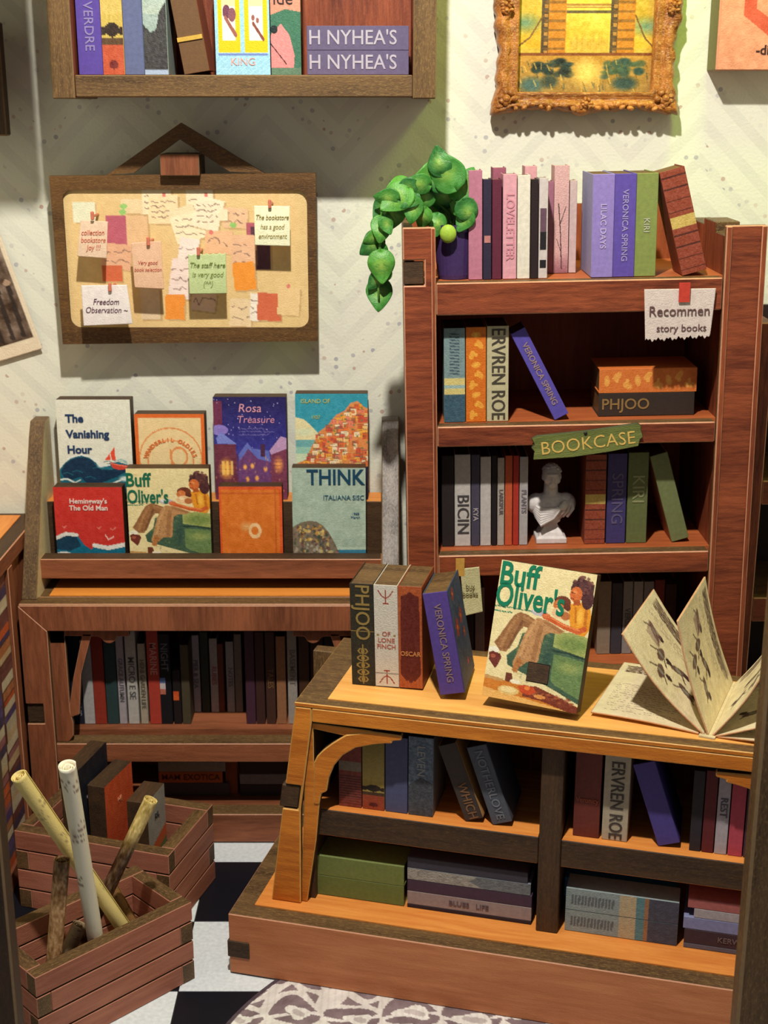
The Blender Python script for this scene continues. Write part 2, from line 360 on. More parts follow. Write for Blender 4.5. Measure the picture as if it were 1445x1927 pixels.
def sp_city():
    c = Cv(26, 110, (150, 168, 160)); c.grad(0, .6, (120, 150, 160), (172, 184, 170)); c.poly([(0, .66), (.3, .72), (.55, .7), (.7, .58), (1, .52), (1, .96), (0, .96)], (62, 60, 60)); c.noise(28, 16, 5); c.rect(0, .965, 1, 1, (160, 176, 200)); return c
def sp_vine(b, f):
    def g(w_=26, h_=110):
        c = Cv(w_, h_, b)
        for k in range(9): c.ell(.5+.22*math.sin(k*2.1), .08+k*.105, .22, .03, f, rot=k, al=.7); c.ell(.5, .08+k*.105, .09, .018, f, al=.8)
        return c.noise(12, 12, 2)
    return g
def sp_tree(bg=(204, 160, 158)):
    c = Cv(30, 130, bg); k = (70, 46, 50); c.line([(.3, .35), (.45, .62), (.55, .95)], .07, k); c.line([(.4, .55), (.8, .38)], .05, k); c.line([(.5, .8), (.2, .68)], .04, k); c.grad(.8, 1, bg, (140, 90, 100)); c.line([(.45, .62), (.55, .95)], .07, k); return c.noise(14, 14, 4)
def sp_brick():
    c = Cv(28, 120, (140, 66, 46))
    for k in range(9): c.rect(0, .06+k*.11, 1, .072+k*.11, (74, 34, 26))
    c.rect(0, .44, 1, .55, (196, 168, 92)); return c.noise(22, 14, 9)
g = 'books on the wall shelf'; yb = 138; wh = 'on the wall shelf'
zsh = zb1
row(W, [
 ('purple book with faint silver lettering', 149, 195, -150, yb, (86, 66, 150), dict(lettering='VERDRE', lcol=(170, 160, 190), lsize=.035, lpos=.32, lmix=.6)),
 ('yellow and orange landscape book', 195, 236, -150, yb, (190, 160, 84), dict(prints=sp_land())),
 ('slate blue book', 236, 273, -150, yb, (92, 100, 136), dict()),
 ('pale green grey book with dark woodland print', 273, 318, -150, yb, (150, 168, 160), dict(prints=sp_city())),
 ('leaning brown hardback with a gold band', 347, 396, -150, yb+2, (104, 74, 46), dict(top=291, side=(150, 84, 60), prints=None)),
], SH_Y+.03, zsh, .16, g, wh)
# gold band of the leaning hardback is modelled
lb = [o for o in S.objects if o.get('label', '').startswith('leaning brown hardback')][0]
MB().box(-.001, .066, -.004, .003, .083, .094).build('band', plain((198, 160, 70), .4), lb)
# window-cover book, facing front
c = Cv(130, 190, (150, 200, 222)); c.noise(14, 30, 1); c.put((c.U+c.V*3) % .12 < .02, (190, 226, 236), .5)
for x0, x1 in ((.06, .46), (.54, .96)):
    c.rect(x0, .36, x1, .84, (242, 190, 16)); c.rect(x0+.08, .41, x1-.08, .76, (250, 234, 214)); c.rect(x0+.09, .43, x1-.09, .52, (244, 208, 120), .6)
c.ell(.22, .56, .07, .05, (110, 60, 80)); c.ell(.32, .58, .07, .05, (130, 80, 90)); c.line([(.2, .6), (.38, .72)], .05, (150, 90, 80)); c.ell(.73, .62, .11, .09, (255, 240, 225)); c.ell(.70, .6, .03, .02, (150, 90, 90)); c.ell(.78, .62, .03, .02, (150, 90, 90)); c.line([(.70, .64), (.88, .75)], .04, (130, 70, 60))
c.line([(.06, .855), (.95, .855)], .02, (110, 130, 190)); c.noise(8, 50, 2)
A = wy(407, 136, SH_Y+.035); B = wy(509, 136, SH_Y+.035)
front_book(T(A.x, SH_Y+.035, zsh+.001), B.x-A.x, .36, .05, c, 'light blue book with two yellow windows on its cover, on the wall shelf', g, mdf('x'), lambda r, w_, h: text('KING', .028, ink((216, 160, 150)), r, T(w_*.5, -.001, h*.09)))
c = Cv(60, 190, (206, 140, 116)); c.poly([(0, .58), (.5, .54), (1, .56), (1, 1), (0, 1)], (60, 110, 86)); c.poly([(0, .72), (.35, .64), (.62, .72), (.78, .86), (.75, .95), (.4, .98), (0, .95)], (222, 134, 132)); c.ell(.12, .68, .12, .03, (24, 40, 40)); c.line([(0, .78), (.5, .92)], .03, (60, 40, 44)); c.rect(0, .95, 1, 1, (90, 120, 96)); c.noise(14, 22, 3)
A = wy(511, 136, SH_Y+.04); B = wy(567, 136, SH_Y+.04)
front_book(T(A.x, SH_Y+.04, zsh+.001), B.x-A.x, .36, .05, c, 'salmon and green illustrated book beside the stacked purple-grey pair on the wall shelf', g, mdf('x'), lambda r, w_, h: text('ide', .045, ink((50, 34, 36)), r, T(w_*.42, -.001, h*.53)))
A = wy(578, 135, SH_Y+.03); B = wy(769, 135, SH_Y+.03); hh = (wy(600, 48, SH_Y+.03).z-zsh)/2-.001
stack(W, [('purple-grey hardback lettered NYHEAS', A.x, B.x, hh, (96, 86, 116), dict(lettering='H NYHEA\'S', lcol=(196, 188, 196), lsize=.052, lpos=.55)),
          ('purple-grey hardback lettered NYHEAS', A.x, B.x, hh, (96, 86, 116), dict(lettering='H NYHEA\'S', lcol=(196, 188, 196), lsize=.052, lpos=.55))], SH_Y+.03, zsh, .17, g, 'the pair on the wall shelf')

# ================================================================ PINBOARD
PB = 4.0
q = lambda px, py, y=PB: (W.fy(px, py, y).x, W.fy(px, py, y).z)
pb = thing('pinboard', 'brown framed cork pinboard with triangular hanger on the wallpaper', 'pinboard', T(-.57, PB, 1.75))
def pbl(mb, n, m, **k): o = mb.build(n, m, pb, **k); o.matrix_basis = T(.57, -PB, -1.75); return o
def rrect(x0, x1, z0, z1, r, n=5):
    P = []
    for cx, cz, a in ((x1-r, z0+r, -90), (x1-r, z1-r, 0), (x0+r, z1-r, 90), (x0+r, z0+r, 180)):
        for k in range(n+1): t = math.radians(a+90*k/n); P.append((cx+r*math.cos(t), cz+r*math.sin(t)))
    return P
o_ = [q(118, 648), q(598, 642), q(594, 325), q(92, 331)]
ix0, iz0 = q(137, 617); ix1, iz1 = q(577, 357)
inner = rrect(ix0-.006, ix1, iz0, iz1, .03)
def ring_mb(outer4, inner, y0, y1):
    """outer: bottom-left, bottom-right, top-right, top-left"""
    mb = MB(); n = len(inner)//4; out = []
    for k in range(4):
        a = outer4[k]; out += [( [outer4[3], outer4[0], outer4[1], outer4[2]][0], )]*0
    O = []
    order = [1, 2, 3, 0]
    for c_ in order: O += [outer4[c_]]*n
    N_ = len(inner)
    for y in (y0, y1):
        mb.v += [(p[0], y, p[1]) for p in inner]+[(p[0], y, p[1]) for p in O]
    for i in range(N_):
        j = (i+1) % N_; fr = [i, N_+i, N_+j, j]; bk = [2*N_+k for k in (i, j, N_+j, N_+i)]
        if O[i] == O[j]: fr = [i, N_+i, j]; bk = [2*N_+i, 2*N_+j, 3*N_+i]
        mb.face(fr, 0); mb.face(bk, 0); mb.face([j, 2*N_+j, 2*N_+i, i], 1)
        if O[i] != O[j]: mb.face([N_+i, 3*N_+i, 3*N_+j, N_+j], 1)
    return mb
BF = wood('board_frame', (72, 48, 26), (104, 72, 38), 'x', 16, .45, .7, (140, 104, 56))
pbl(ring_mb(o_, inner, PB, PB+.018), 'frame', [BF, mdf_dark('x')])
cv = Cv(230, 140, (224, 192, 134)); R_ = np.random.default_rng(3)
def note(c, x, y, w_, h, rot, col, inkc=(130, 100, 90), rows=3, seed=0):
    ca, sa = math.cos(rot), math.sin(rot); P = []
    for dx, dy in ((-w_/2, -h/2), (w_/2, -h/2), (w_/2, h/2), (-w_/2, h/2)):
        P.append((x+dx*ca-dy*c.asp*sa, y+(dx*sa)/c.asp+dy*ca))
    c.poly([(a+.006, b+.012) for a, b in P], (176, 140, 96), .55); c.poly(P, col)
    if rows: c.scribble(x-w_*.4, y-h*.36, x+w_*.4, y+h*.36, rows, .0045, inkc, seed, .8, .012)
for k, (x, y, w_, h, r, col, rw) in enumerate([
 (.09, .17, .09, .14, 0, (226, 226, 196), 0), (.215, .3, .08, .22, 0, (186, 96, 112), 0), (.30, .33, .09, .28, 0, (226, 186, 140), 0), (.21, .48, .12, .18, .1, (226, 176, 140), 2),
 (.19, .60, .08, .12, 0, (206, 104, 66), 0), (.29, .13, .1, .10, .05, (232, 206, 160), 0), (.385, .10, .12, .17, 0, (240, 222, 182), 3), (.41, .15, .12, .20, .02, (240, 214, 168), 4),
 (.56, .09, .11, .16, 0, (240, 224, 188), 1), (.49, .21, .11, .15, -.35, (236, 216, 176), 0), (.52, .27, .15, .19, -.25, (244, 228, 190), 3), (.59, .18, .11, .22, .25, (244, 228, 196), 4),
 (.70, .21, .1, .14, .05, (232, 190, 150), 2), (.65, .19, .04, .08, 0, (244, 226, 190), 0), (.77, .36, .05, .24, 0, (176, 92, 106), 0), (.80, .42, .08, .30, 0, (92, 56, 70), 0), (.63, .38, .11, .16, .03, (236, 186, 144), 1),
 (.73, .46, .1, .26, .03, (232, 184, 146), 3), (.50, .50, .08, .3, .15, (240, 224, 212), 3), (.47, .64, .09, .28, .15, (238, 218, 208), 3), (.73, .62, .09, .2, -.08, (238, 150, 54), 0), (.44, .84, .08, .18, .05, (236, 146, 56), 0),
 (.56, .80, .1, .14, .15, (224, 190, 166), 1), (.71, .88, .09, .2, .05, (232, 204, 160), 2), (.77, .84, .04, .2, .03, (240, 228, 210), 3), (.83, .84, .1, .2, .05, (208, 104, 70), 0), (.91, .80, .09, .2, .07, (230, 196, 142), 0), (.34, .82, .08, .22, 0, (222, 196, 160), 0)]):
    note(cv, x, y, w_, h, r, col, rows=rw, seed=k)
for x, y in ((.25, .13), (.245, .17), (.69, .26)): cv.ell(x, y, .014, .02, (150, 196, 110))
for x, y in ((.415, .05), (.585, .05), (.6, .31), (.91, .69), (.55, .47)): cv.ell(x, y, .008, .016, (216, 120, 110))
cv.noise(9, 60, 4)
sheet('corkboard_print', cv, flat(ix0-.01, ix1+.004, iz0-.004, iz1+.004, PB+.012), pb, M=T(.57, -PB, -1.75))
pbl(MB().box(ix0-.02, ix1+.02, PB+.0125, PB+.0178, iz0-.015, iz1+.015), 'backing', mdf('x'))
# triangular hanger: outer and inner triangle
tr = MB(); a0, a1, a2 = q(200, 330), q(497, 326), q(340, 231); b0, b1, b2 = q(252, 325), q(432, 323), q(338, 262)
for y in (PB, PB+.018): tr.v += [(p[0], y, p[1]) for p in (a0, a1, a2, b0, b1, b2)]
for i, j in ((1, 2), (2, 0)):
    tr.face([i, j, 3+j, 3+i], 0); tr.face([6+i, 9+i, 9+j, 6+j], 0); tr.face([i, 6+i, 6+j, j], 1); tr.face([3+i, 3+j, 9+j, 9+i], 1)
pbl(tr, 'hanger', [BF, mdf_dark('x')])
x0, z0 = q(302, 331, PB-.03); x1, z1 = q(374, 290, PB-.03)
pbl(MB().box(x0, x1, PB-.03, 4.098, z0, z1, (1, 0, 1)), 'hanging_peg', [brn('z'), mdf_dark('y')], bevel=.002, worn=WORN_D)
NY = PB-.058
def paper_note(px4, col, txt, tcol, label, size, pinpx, wave=False, cat='note', shear=.25, line=.95):
    P = [W.fy(a, b, NY) for a, b in px4]                                    # TL TR BR BL
    c = Cv(44, 44, col); c.noise(10, 12, int(px4[0][0]))
    cx, cz = sum(p.x for p in P)/4, sum(p.z for p in P)/4
    r = thing('paper_note', label, cat, T(cx, NY, cz), 'notes standing proud of the pinboard')
    def fn(U, V):
        X = (P[0].x*(1-U)+P[1].x*U)*(1-V)+(P[3].x*(1-U)+P[2].x*U)*V; Z = (P[0].z*(1-U)+P[1].z*U)*(1-V)+(P[3].z*(1-U)+P[2].z*U)*V
        if wave: Z = Z-(.004*np.abs(np.sin(U*PI*6)))*(1-V)
        return X-cx, -.003*np.sin(V*PI*.8), Z-cz
    sheet('paper', c, fn, r, thick=.003)
    text(txt, size, ink(tcol), r, T(0, -.0052, -.003), shear=shear, line=line, ax='CENTER', fit=(P[1].x-P[0].x)*.92)
    pp = W.fy(pinpx[0], pinpx[1], NY)
    MB().tube([(pp.x-cx, -.006, pp.z-cz), (pp.x-cx, PB+.013-NY, pp.z-cz)], .004, 8).build('pin', plain((200, 106, 84), .3, 0), r)
    MB().box(pp.x-cx-.0045, pp.x-cx+.0045, -.014, -.003, pp.z-cz-.010, pp.z-cz+.014).build('pin_head', plain((206, 118, 96), .3, 0), r, bevel=.002)
paper_note([(152, 414), (203, 417), (201, 486), (146, 482)], (226, 196, 168), 'collection\nbookstore\nJoy !!!', (196, 104, 78), 'pinkish note with red handwriting at the top left of the pinboard', .022, (175, 407))
paper_note([(247, 457), (303, 453), (309, 544), (254, 541)], (222, 180, 148), 'Very good\nbook selection', (186, 96, 76), 'tall salmon note with red handwriting near the pinboard centre', .0165, (280, 455), line=1.2)
paper_note([(354, 478), (425, 475), (427, 552), (357, 553)], (186, 200, 144), 'The staff here\nis very good\n(^^)', (122, 136, 70), 'green note with torn wavy top edge on the pinboard', .022, (374, 474), wave=True, line=1.2)
paper_note([(478, 387), (545, 388), (546, 463), (480, 461)], (232, 232, 196), 'The bookstore\nhas a good\nenvironment', (150, 130, 60), 'pale yellow note at the top right of the pinboard', .021, (508, 385), line=1.25)
paper_note([(153, 537), (239, 536), (250, 609), (158, 613)], (226, 216, 212), 'Freedom\nObservation ~', (92, 52, 70), 'wide white note lettered freedom at the bottom left of the pinboard', .025, (208, 541))

# ================================================================ PICTURES
GF = wood('gilt', (116, 60, 24), (196, 124, 54), 'x', 30, .30, .8, (244, 196, 118)); GFm = GF
FY = 4.025
fx0, fz0 = q(974, 173, FY+.01); fx1, _ = q(1226, 173, FY+.01); ox0, oz0 = q(932, 210, FY); ox1, _ = q(1270, 210, FY)
fz1 = fz0+.465; oz1 = fz1+(fz0-oz0)
fr = thing('picture_frame', 'ornate gilt frame around a golden painting of a towered bridge', 'picture', T((fx0+fx1)/2, 4.08, fz0))
C0 = Vector(((fx0+fx1)/2, 4.08, fz0)); MI = T(-C0.x, -C0.y, -C0.z)
def gilt():
    mb = MB(); cor = [(fx0, fz0, ox0, oz0), (fx1, fz0, ox1, oz0), (fx1, fz1, ox1, oz1), (fx0, fz1, ox0, oz1)]
    prof = [(0, .040), (.0, .008), (.10, .0), (.18, .006), (.24, .004), (.34, .012), (.46, .004), (.62, -.008), (.80, -.002), (.93, .008), (1.0, .024), (1.0, .055)]
    rings = []; n = 60
    for s_ in range(4):
        a, b = cor[s_], cor[(s_+1) % 4]
        for k in range(n):
            t = k/n; ii = (a[0]+(b[0]-a[0])*t, a[1]+(b[1]-a[1])*t); oo = (a[2]+(b[2]-a[2])*t, a[3]+(b[3]-a[3])*t)
            L_ = math.hypot(b[2]-a[2], b[3]-a[3])*t; e = min(t, 1-t)
            wob = .05*math.sin(L_*58)+.10*math.cos(t*4*PI)+.04*math.sin(L_*131+1)+(.06 if e < .06 else 0)+(.06 if abs(t-.5) < .05 else 0)
            ring = []
            for f, y in prof:
                f2 = f*(1+wob) if f > .4 else f; relief = 0
                if .4 < f < .95: relief = -.006*(math.sin(L_*170)*math.sin(f*17+L_*60)+.6*math.sin(L_*77+f*9))
                ring.append((ii[0]+(oo[0]-ii[0])*f2, FY+y+relief, ii[1]+(oo[1]-ii[1])*f2))
            rings.append(ring)
    m = len(prof); mb.v = [p for r in rings for p in r]; N_ = len(rings)
    for i in range(N_):
        j = (i+1) % N_
        for k in range(m-1): mb.face([i*m+k, i*m+k+1, j*m+k+1, j*m+k])
    return mb
gilt().build('gilt_moulding', GFm, fr, smooth=True, M=MI)
def scroll(x, z, s, f=1):
    mb = MB()
    for k in range(7): a = k*.9; mb.ball((x+s*.55*math.cos(a)*(1-k*.1)*f, FY-.006, z+s*.55*math.sin(a)*(1-k*.1)), (s*.30, .010, s*.22), 6, M=RY(a*f))
    mb.ball((x, FY-.008, z), (s*.3, .014, s*.3), 6); mb.build('scroll_ornament', GFm, fr, smooth=True, M=MI)
for x, z, f in ((ox0+.03, oz0+.035, 1), (ox1-.03, oz0+.035, -1), (ox0+.03, oz1-.035, 1), (ox1-.03, oz1-.035, -1)): scroll(x, z, .04, f)
for x, z in (((ox0+ox1)/2, oz0+.022), (ox0+.022, (oz0+oz1)/2), (ox1-.022, (oz0+oz1)/2), (ox0+.024, oz0+.27), (ox1-.024, oz0+.27)): scroll(x, z, .026)
om = MB()
for k in range(22):
    t = (k+.5)/22; x = ox0+(ox1-ox0)*t; om.ball((x, FY-.003, oz0+.014+.006*math.sin(k*1.9)), (.011, .008, .007), 5, M=RY(k*.8))
om.build('bead_trim', GFm, fr, smooth=True, M=MI)['kind'] = 'stuff'
c = Cv(190, 240, (206, 170, 60)); c.grad(0, .74, (150, 140, 70), (226, 176, 50)); c.ell(.5, .45, .34, .3, (228, 198, 70), soft=.8); c.noise(26, 9, 3)
for x, y in ((.06, .60), (.94, .62), (.9, .2), (.1, .25)): c.ell(x, y, .16, .07, (90, 136, 120), soft=.9, al=.8)
def tower(x0, x1):
    c.rect(x0, .28, x1, .80, (196, 124, 34)); c.rect(x0, .28, x0+(x1-x0)*.3, .8, (86, 66, 44)); c.poly([(x0-.01, .28), ((x0+x1)/2, .13), (x1+.01, .28)], (110, 76, 40))
    for k in range(9): c.rect(x0+.02, .32+k*.052, x1-.01, .335+k*.052, (120, 82, 34), .7); c.rect(x0+.1*(x1-x0), .34+k*.052, x0+.25*(x1-x0), .36+k*.052, (200, 140, 60), .8)
tower(.18, .36); tower(.68, .86)
c.rect(.36, .49, .68, .515, (170, 120, 50)); c.rect(.36, .53, .68, .545, (96, 80, 50)); c.rect(.36, .505, .68, .51, (230, 190, 90))
c.line([(.0, .74), (.1, .68), (.19, .56)], .012, (120, 84, 40)); c.line([(1, .74), (.93, .68), (.86, .56)], .012, (120, 84, 40))
for k in range(14): c.ell(.4+.02*k, .72+.008*math.sin(k*3), .015, .04+.02*(k % 3), (200, 158, 60), soft=.8)
c.rect(0, .765, 1, .785, (130, 70, 30)); c.rect(0, .785, 1, 1, (178, 128, 46)); c.grad(.785, 1, (190, 136, 50), (150, 120, 60))

for k in range(46):
    x = R_.random(); y = R_.random(); bx = (.27, .78)[k % 2]; c.ell(bx+(x-.5)*.26, .80+y*.09+abs(x-.5)*.03, .035+.03*R_.random(), .014+.012*R_.random(), [(36, 54, 48), (46, 74, 66), (30, 40, 34), (70, 90, 60)][k % 4], al=.8, soft=.4)
c.ell(.12, .95, .12, .06, (70, 96, 90), soft=.6); c.ell(.25, .93, .08, .05, (60, 70, 56), soft=.5); c.ell(.8, .94, .12, .05, (50, 70, 62), soft=.5); c.ell(.52, .88, .14, .10, (232, 194, 96), soft=.7)
for k in range(60):
    x = R_.random(); y = .8+.2*R_.random(); c.line([(x, y), (x+.02*R_.random(), y+.03)], .008, [(226, 180, 80), (120, 90, 40), (60, 80, 70)][k % 3], .6)
c.noise(22, 50, 8)
sheet('painting', c, flat(fx0-.004, fx1+.004, fz0-.004, fz1+.004, FY+.042), fr, M=MI)
MB().box(ox0+.03, ox1-.03, FY+.043, 4.098, oz0+.03, oz1-.03).build('backing_board', mdf_dark('z'), fr, M=MI)
# right-hand canvas
x0, z0 = q(1346, 132, 3.99); cz = z0; cxx = x0
c = Cv(110, 130, (214, 142, 112)); c.noise(10, 12, 2)
c.poly([(.22, 0), (.34, 0), (.34, .55), (.62, .70), (.75, .86), (1, .9), (1, 1), (.66, .93), (.52, .78), (.22, .60)], (198, 82, 58)); c.poly([(.40, 0), (1, 0), (1, .78), (.8, .72), (.68, .58), (.40, .46)], (196, 170, 148)); c.noise(16, 22, 7)
pc = thing('canvas_picture', 'salmon canvas picture with a red outline right of the gilt frame', 'picture', T(cxx, 3.99, cz))
MB().box(0, .30, 0, .108, 0, .36, (1, 0, 0)).build('canvas', [plain((206, 138, 110)), plain((120, 116, 60))], pc, bevel=.002)
sheet('canvas_print', c, flat(.006, .294, .002, .354, -.001), pc)
text('-dis', .036, ink((60, 30, 30)), pc, T(.108, -.0015, .052), ax='LEFT', off=.0008)
# left edge: dark frame and a tilted sepia print
x1, z0 = q(13, 256, 3.93); _, z1 = q(8, 40, 3.93)
pf = thing('picture_frame', 'dark framed picture at the far left, cut by the edge', 'picture', T(x1, 3.93, z0))
MB().box(-.30, 0, 0, .045, 0, z1-z0).build('frame', mdf_dark('z'), pf, bevel=.004, worn=WORN_D); MB().box(-.24, -.10, .046, .169, .05, z1-z0-.05).build('wall_mount', mdf_dark('z'), pf)
c = Cv(40, 50, (110, 96, 116)); c.noise(60, 8, 3); sheet('picture_print', c, flat(-.275, -.022, .02, z1-z0-.02, -.001), pf)
Pn = W.fy(80, 656, 4.085)
pt = thing('photo_print', 'tilted sepia photograph with a cream border on the wallpaper at the left', 'photograph', T(Pn.x, 4.085, Pn.z) @ RY(-math.radians(16.5)))
c = Cv(90, 120, (226, 208, 180)); c.rect(0, 0, .96, .91, (96, 76, 62)); c.noise(10, 30, 5); mk = ((c.U < .96) & (c.V < .91)).astype(float); c.noise(85, 9, 6, mk)
for k in range(9): c.line([(.1*k+.1, .5+.03*(k % 3)), (.1*k+.08, .88)], .04, (40, 30, 26), .8); c.ell(.1*k+.1, .47+.03*(k % 3), .03, .02, (170, 140, 116))
sheet('photo', c, flat(-.34, 0, 0, .46, 0), pt, thick=.003); MB().box(-.33, -.01, .003, .012, .01, .45).build('mount', mdf('z'), pt)

# ================================================================ CABINET with display ledge
cab = thing('display_cabinet', 'low brown wooden cabinet with a book display ledge under the pinboard', 'cabinet', T(-1.07, 3.75, 0)); MC = T(1.07, -3.75, 0)
def cb(mb, n, m, par=None, **k):
    o = mb.build(n, m, par or cab, **k); o.matrix_basis = MC; return o
CX0, CX1 = -1.07, .045
for a, b in ((CX0, CX0+.045), (CX1-.052, CX1)):
    cb(MB().prism([(3.80, .0), (4.095, .0), (4.095, 1.275), (4.035, 1.275), (4.005, 1.235), (3.785, .79), (3.80, .79)], a, b, 'yz', 1, 0), 'side_panel', [mdf('z') if a < -.5 else wood('grey_lit_edge', (92, 86, 82), (160, 152, 146), 'z', 26, .5, .6, (190, 184, 180)), plain((216, 196, 150))], bevel=.0025, worn=WORN_D)  # right panel's edge is coloured grey to stand for grazing light
cb(MB().box(CX0, CX1, 3.75, 3.81, .752, .79, (0, 1, 0)).box(CX0+.046, CX1-.053, 3.81, 4.09, .752, .7895, (0, 1, 0)), 'worktop', [mdf('x'), brn('z')], bevel=.002, worn=WORN)
cb(MB().box(CX0+.075, CX1-.075, 3.818, 4.085, .7897, .7925), 'worktop_inlay', [wood('cherry2', (214, 122, 46), (232, 148, 64), 'x', 5, .5)])
cb(MB().prism([(CX0, .788), (CX0+.08, .708), (CX1-.08, .708), (CX1, .788)], 3.742, 3.752, 'xz', 0, 1), 'top_rail', [brn('z'), mdf('x')], bevel=.002, worn=WORN)
for sgn, xo in ((1, CX0), (-1, CX1)):
    P = [(xo, .787), (xo, .475), (xo+sgn*.052, .475), (xo+sgn*.052, .41), (xo, .41), (xo, .0), (xo+sgn*.08, .0), (xo+sgn*.08, .707)]
    if sgn > 0: pass
    cb(MB().prism(P if sgn > 0 else P[::-1], 3.742, 3.80, 'xz', 0, 1), 'stile', [brn('z'), mdf('z')], bevel=.002, worn=WORN)
    cb(MB().box(min(xo, xo+sgn*.052)+.001, max(xo, xo+sgn*.052)-.001, 3.749, 3.80, .412, .473), 'joint_tab', [mdf_dark('x')], bevel=.002)
    # fretwork bracket behind the frame: strip along the stile, strip along the rail with scallops, diagonal strut
    fb = MB(); X = lambda d: xo+sgn*(.08+d)
    def pr(pts): fb.prism([(X(a), b) for a, b in (pts if sgn > 0 else pts[::-1])][::-1], 3.765, 3.783, 'xz', 0, 1)
    pr([(0, .71), (.045, .71), (.045, .44), (.052, .40), (.05, .36), (.035, .34), (0, .34)])
    sc_ = [(0, .708), (.235, .708), (.235, .682), (.20, .682)]+[(.175+.022*math.cos(t), .680-.020*math.sin(t)) for t in np.linspace(.2, PI-.2, 7)]+[(.14, .682), (.045, .684), (.045, .66), (0, .66)]
    pr(sc_)
    pr([(.098, .69), (.125, .69), (.085, .56), (.072, .43), (.045, .42), (.045, .46), (.062, .55)])
    cb(fb, 'fret_bracket', [brn('z'), mdf('x')], bevel=.0015, worn=WORN)
cb(MB().box(CX0+.045, CX1-.052, 3.855, 3.915, .832, .893, (0, 1, 0)), 'ledge_rail', [mdf_dark('x'), brn('x')], bevel=.002, worn=WORN)
cb(MB().box(CX0+.045, CX1-.052, 3.916, 4.09, .832, .844), 'ledge_floor', [mdf_dark('x')])
cb(MB().box(CX0+.045, CX1-.052, 3.985, 4.09, .845, 1.034, (0, 0, 1)), 'rear_step', [mdf_dark('x'), org('x')], bevel=.002)
cb(MB().box(CX0+.08, CX1-.08, 3.752, 3.815, .278, .339, (0, 1, 0)), 'middle_rail', [mdf('x'), brn('x')], bevel=.002, worn=WORN)
cb(MB().box(CX0+.046, CX1-.053, 3.83, 4.085, .330, .350), 'shelf_board', [brn('x')])
cb(MB().box(CX0+.08, CX1-.08, 3.752, 3.815, .005, .10, (0, 1, 0)), 'bottom_rail', [mdf('x'), brn('x')], bevel=.002, worn=WORN)
cb(MB().box(CX0+.046, CX1-.053, 3.816, 4.085, .06, .098), 'bottom_board', [brn('x')])
cb(MB().box(CX0+.046, CX1-.053, 4.086, 4.095, 0, .75), 'back_panel', [red('z')])
# --- covers
def cover_vanish():
    c = Cv(130, 176, (224, 222, 206)); c.poly([(0, .70), (.08, .63), (.18, .575), (.3, .555), (.42, .58), (.50, .63), (.55, .67), (.66, .635), (.8, .62), (1, .66), (1, 1), (0, 1)], (24, 100, 120))
    c.poly([(.02, .72), (.08, .64), (.16, .60), (.26, .575), (.36, .575), (.44, .60), (.5, .66), (.58, .70), (.7, .70), (.82, .68), (.95, .66), (.9, .72), (.74, .78), (.6, .82), (.46, .85), (.36, .83), (.28, .77), (.16, .80), (.06, .78)], (14, 46, 74))
    rn = np.random.default_rng(5)
    for k in range(26): x = rn.random()*.9; y = .60+rn.random()*.36; c.line([(x, y), (x+.06, y-.012), (x+.13, y+.012)], .012, [(20, 70, 100), (10, 36, 60), (40, 130, 148)][k % 3], .55)
    c.line([(.12, .585), (.22, .56), (.32, .545), (.44, .57), (.52, .62), (.6, .655), (.68, .65)], .028, (226, 228, 220)); c.ell(.57, .655, .07, .03, (226, 228, 220), soft=.6)
    c.line([(0, .80), (.1, .79), (.2, .83), (.34, .885), (.45, .875), (.6, .86), (.74, .83), (.86, .79), (1, .74)], .024, (222, 226, 218)); c.line([(.2, .83), (.28, .80)], .012, (220, 226, 218)); c.ell(.88, .79, .10, .035, (220, 226, 220), soft=.6); c.ell(.7, .965, .2, .03, (222, 226, 220), soft=.6); c.ell(.2, .90, .18, .03, (14, 64, 90), soft=.5)
    c.poly([(.62, .60), (.70, .53), (.765, .465), (.76, .535), (.775, .605)], (226, 78, 52)); c.line([(.695, .53), (.71, .60)], .014, (232, 212, 196)); c.poly([(.69, .622), (.80, .645), (.94, .655), (.90, .695), (.80, .70), (.72, .68)], (208, 70, 52)); c.line([(.70, .635), (.92, .668)], .01, (240, 130, 100)); return c.noise(12, 30, 3)
def cover_cream():
    c = Cv(90, 100, (232, 204, 152)); w_ = .05
    for r in ((0, 0, 1, w_), (0, 1-w_, 1, 1), (0, 0, w_, 1), (1-w_, 0, 1, 1)): c.rect(*r, (222, 106, 42))
    c.ell(.5, .52, .45, .36, (226, 140, 78), ring=.04); c.ell(.5, .55, .33, .25, (226, 140, 78), ring=.05)
    c.ell(.62, .5, .13, .12, (224, 140, 80), ring=.22); c.ell(.40, .66, .18, .05, (226, 146, 84)); c.line([(.5, .42), (.52, .66)], .03, (226, 140, 78)); return c.noise(10, 20, 3)
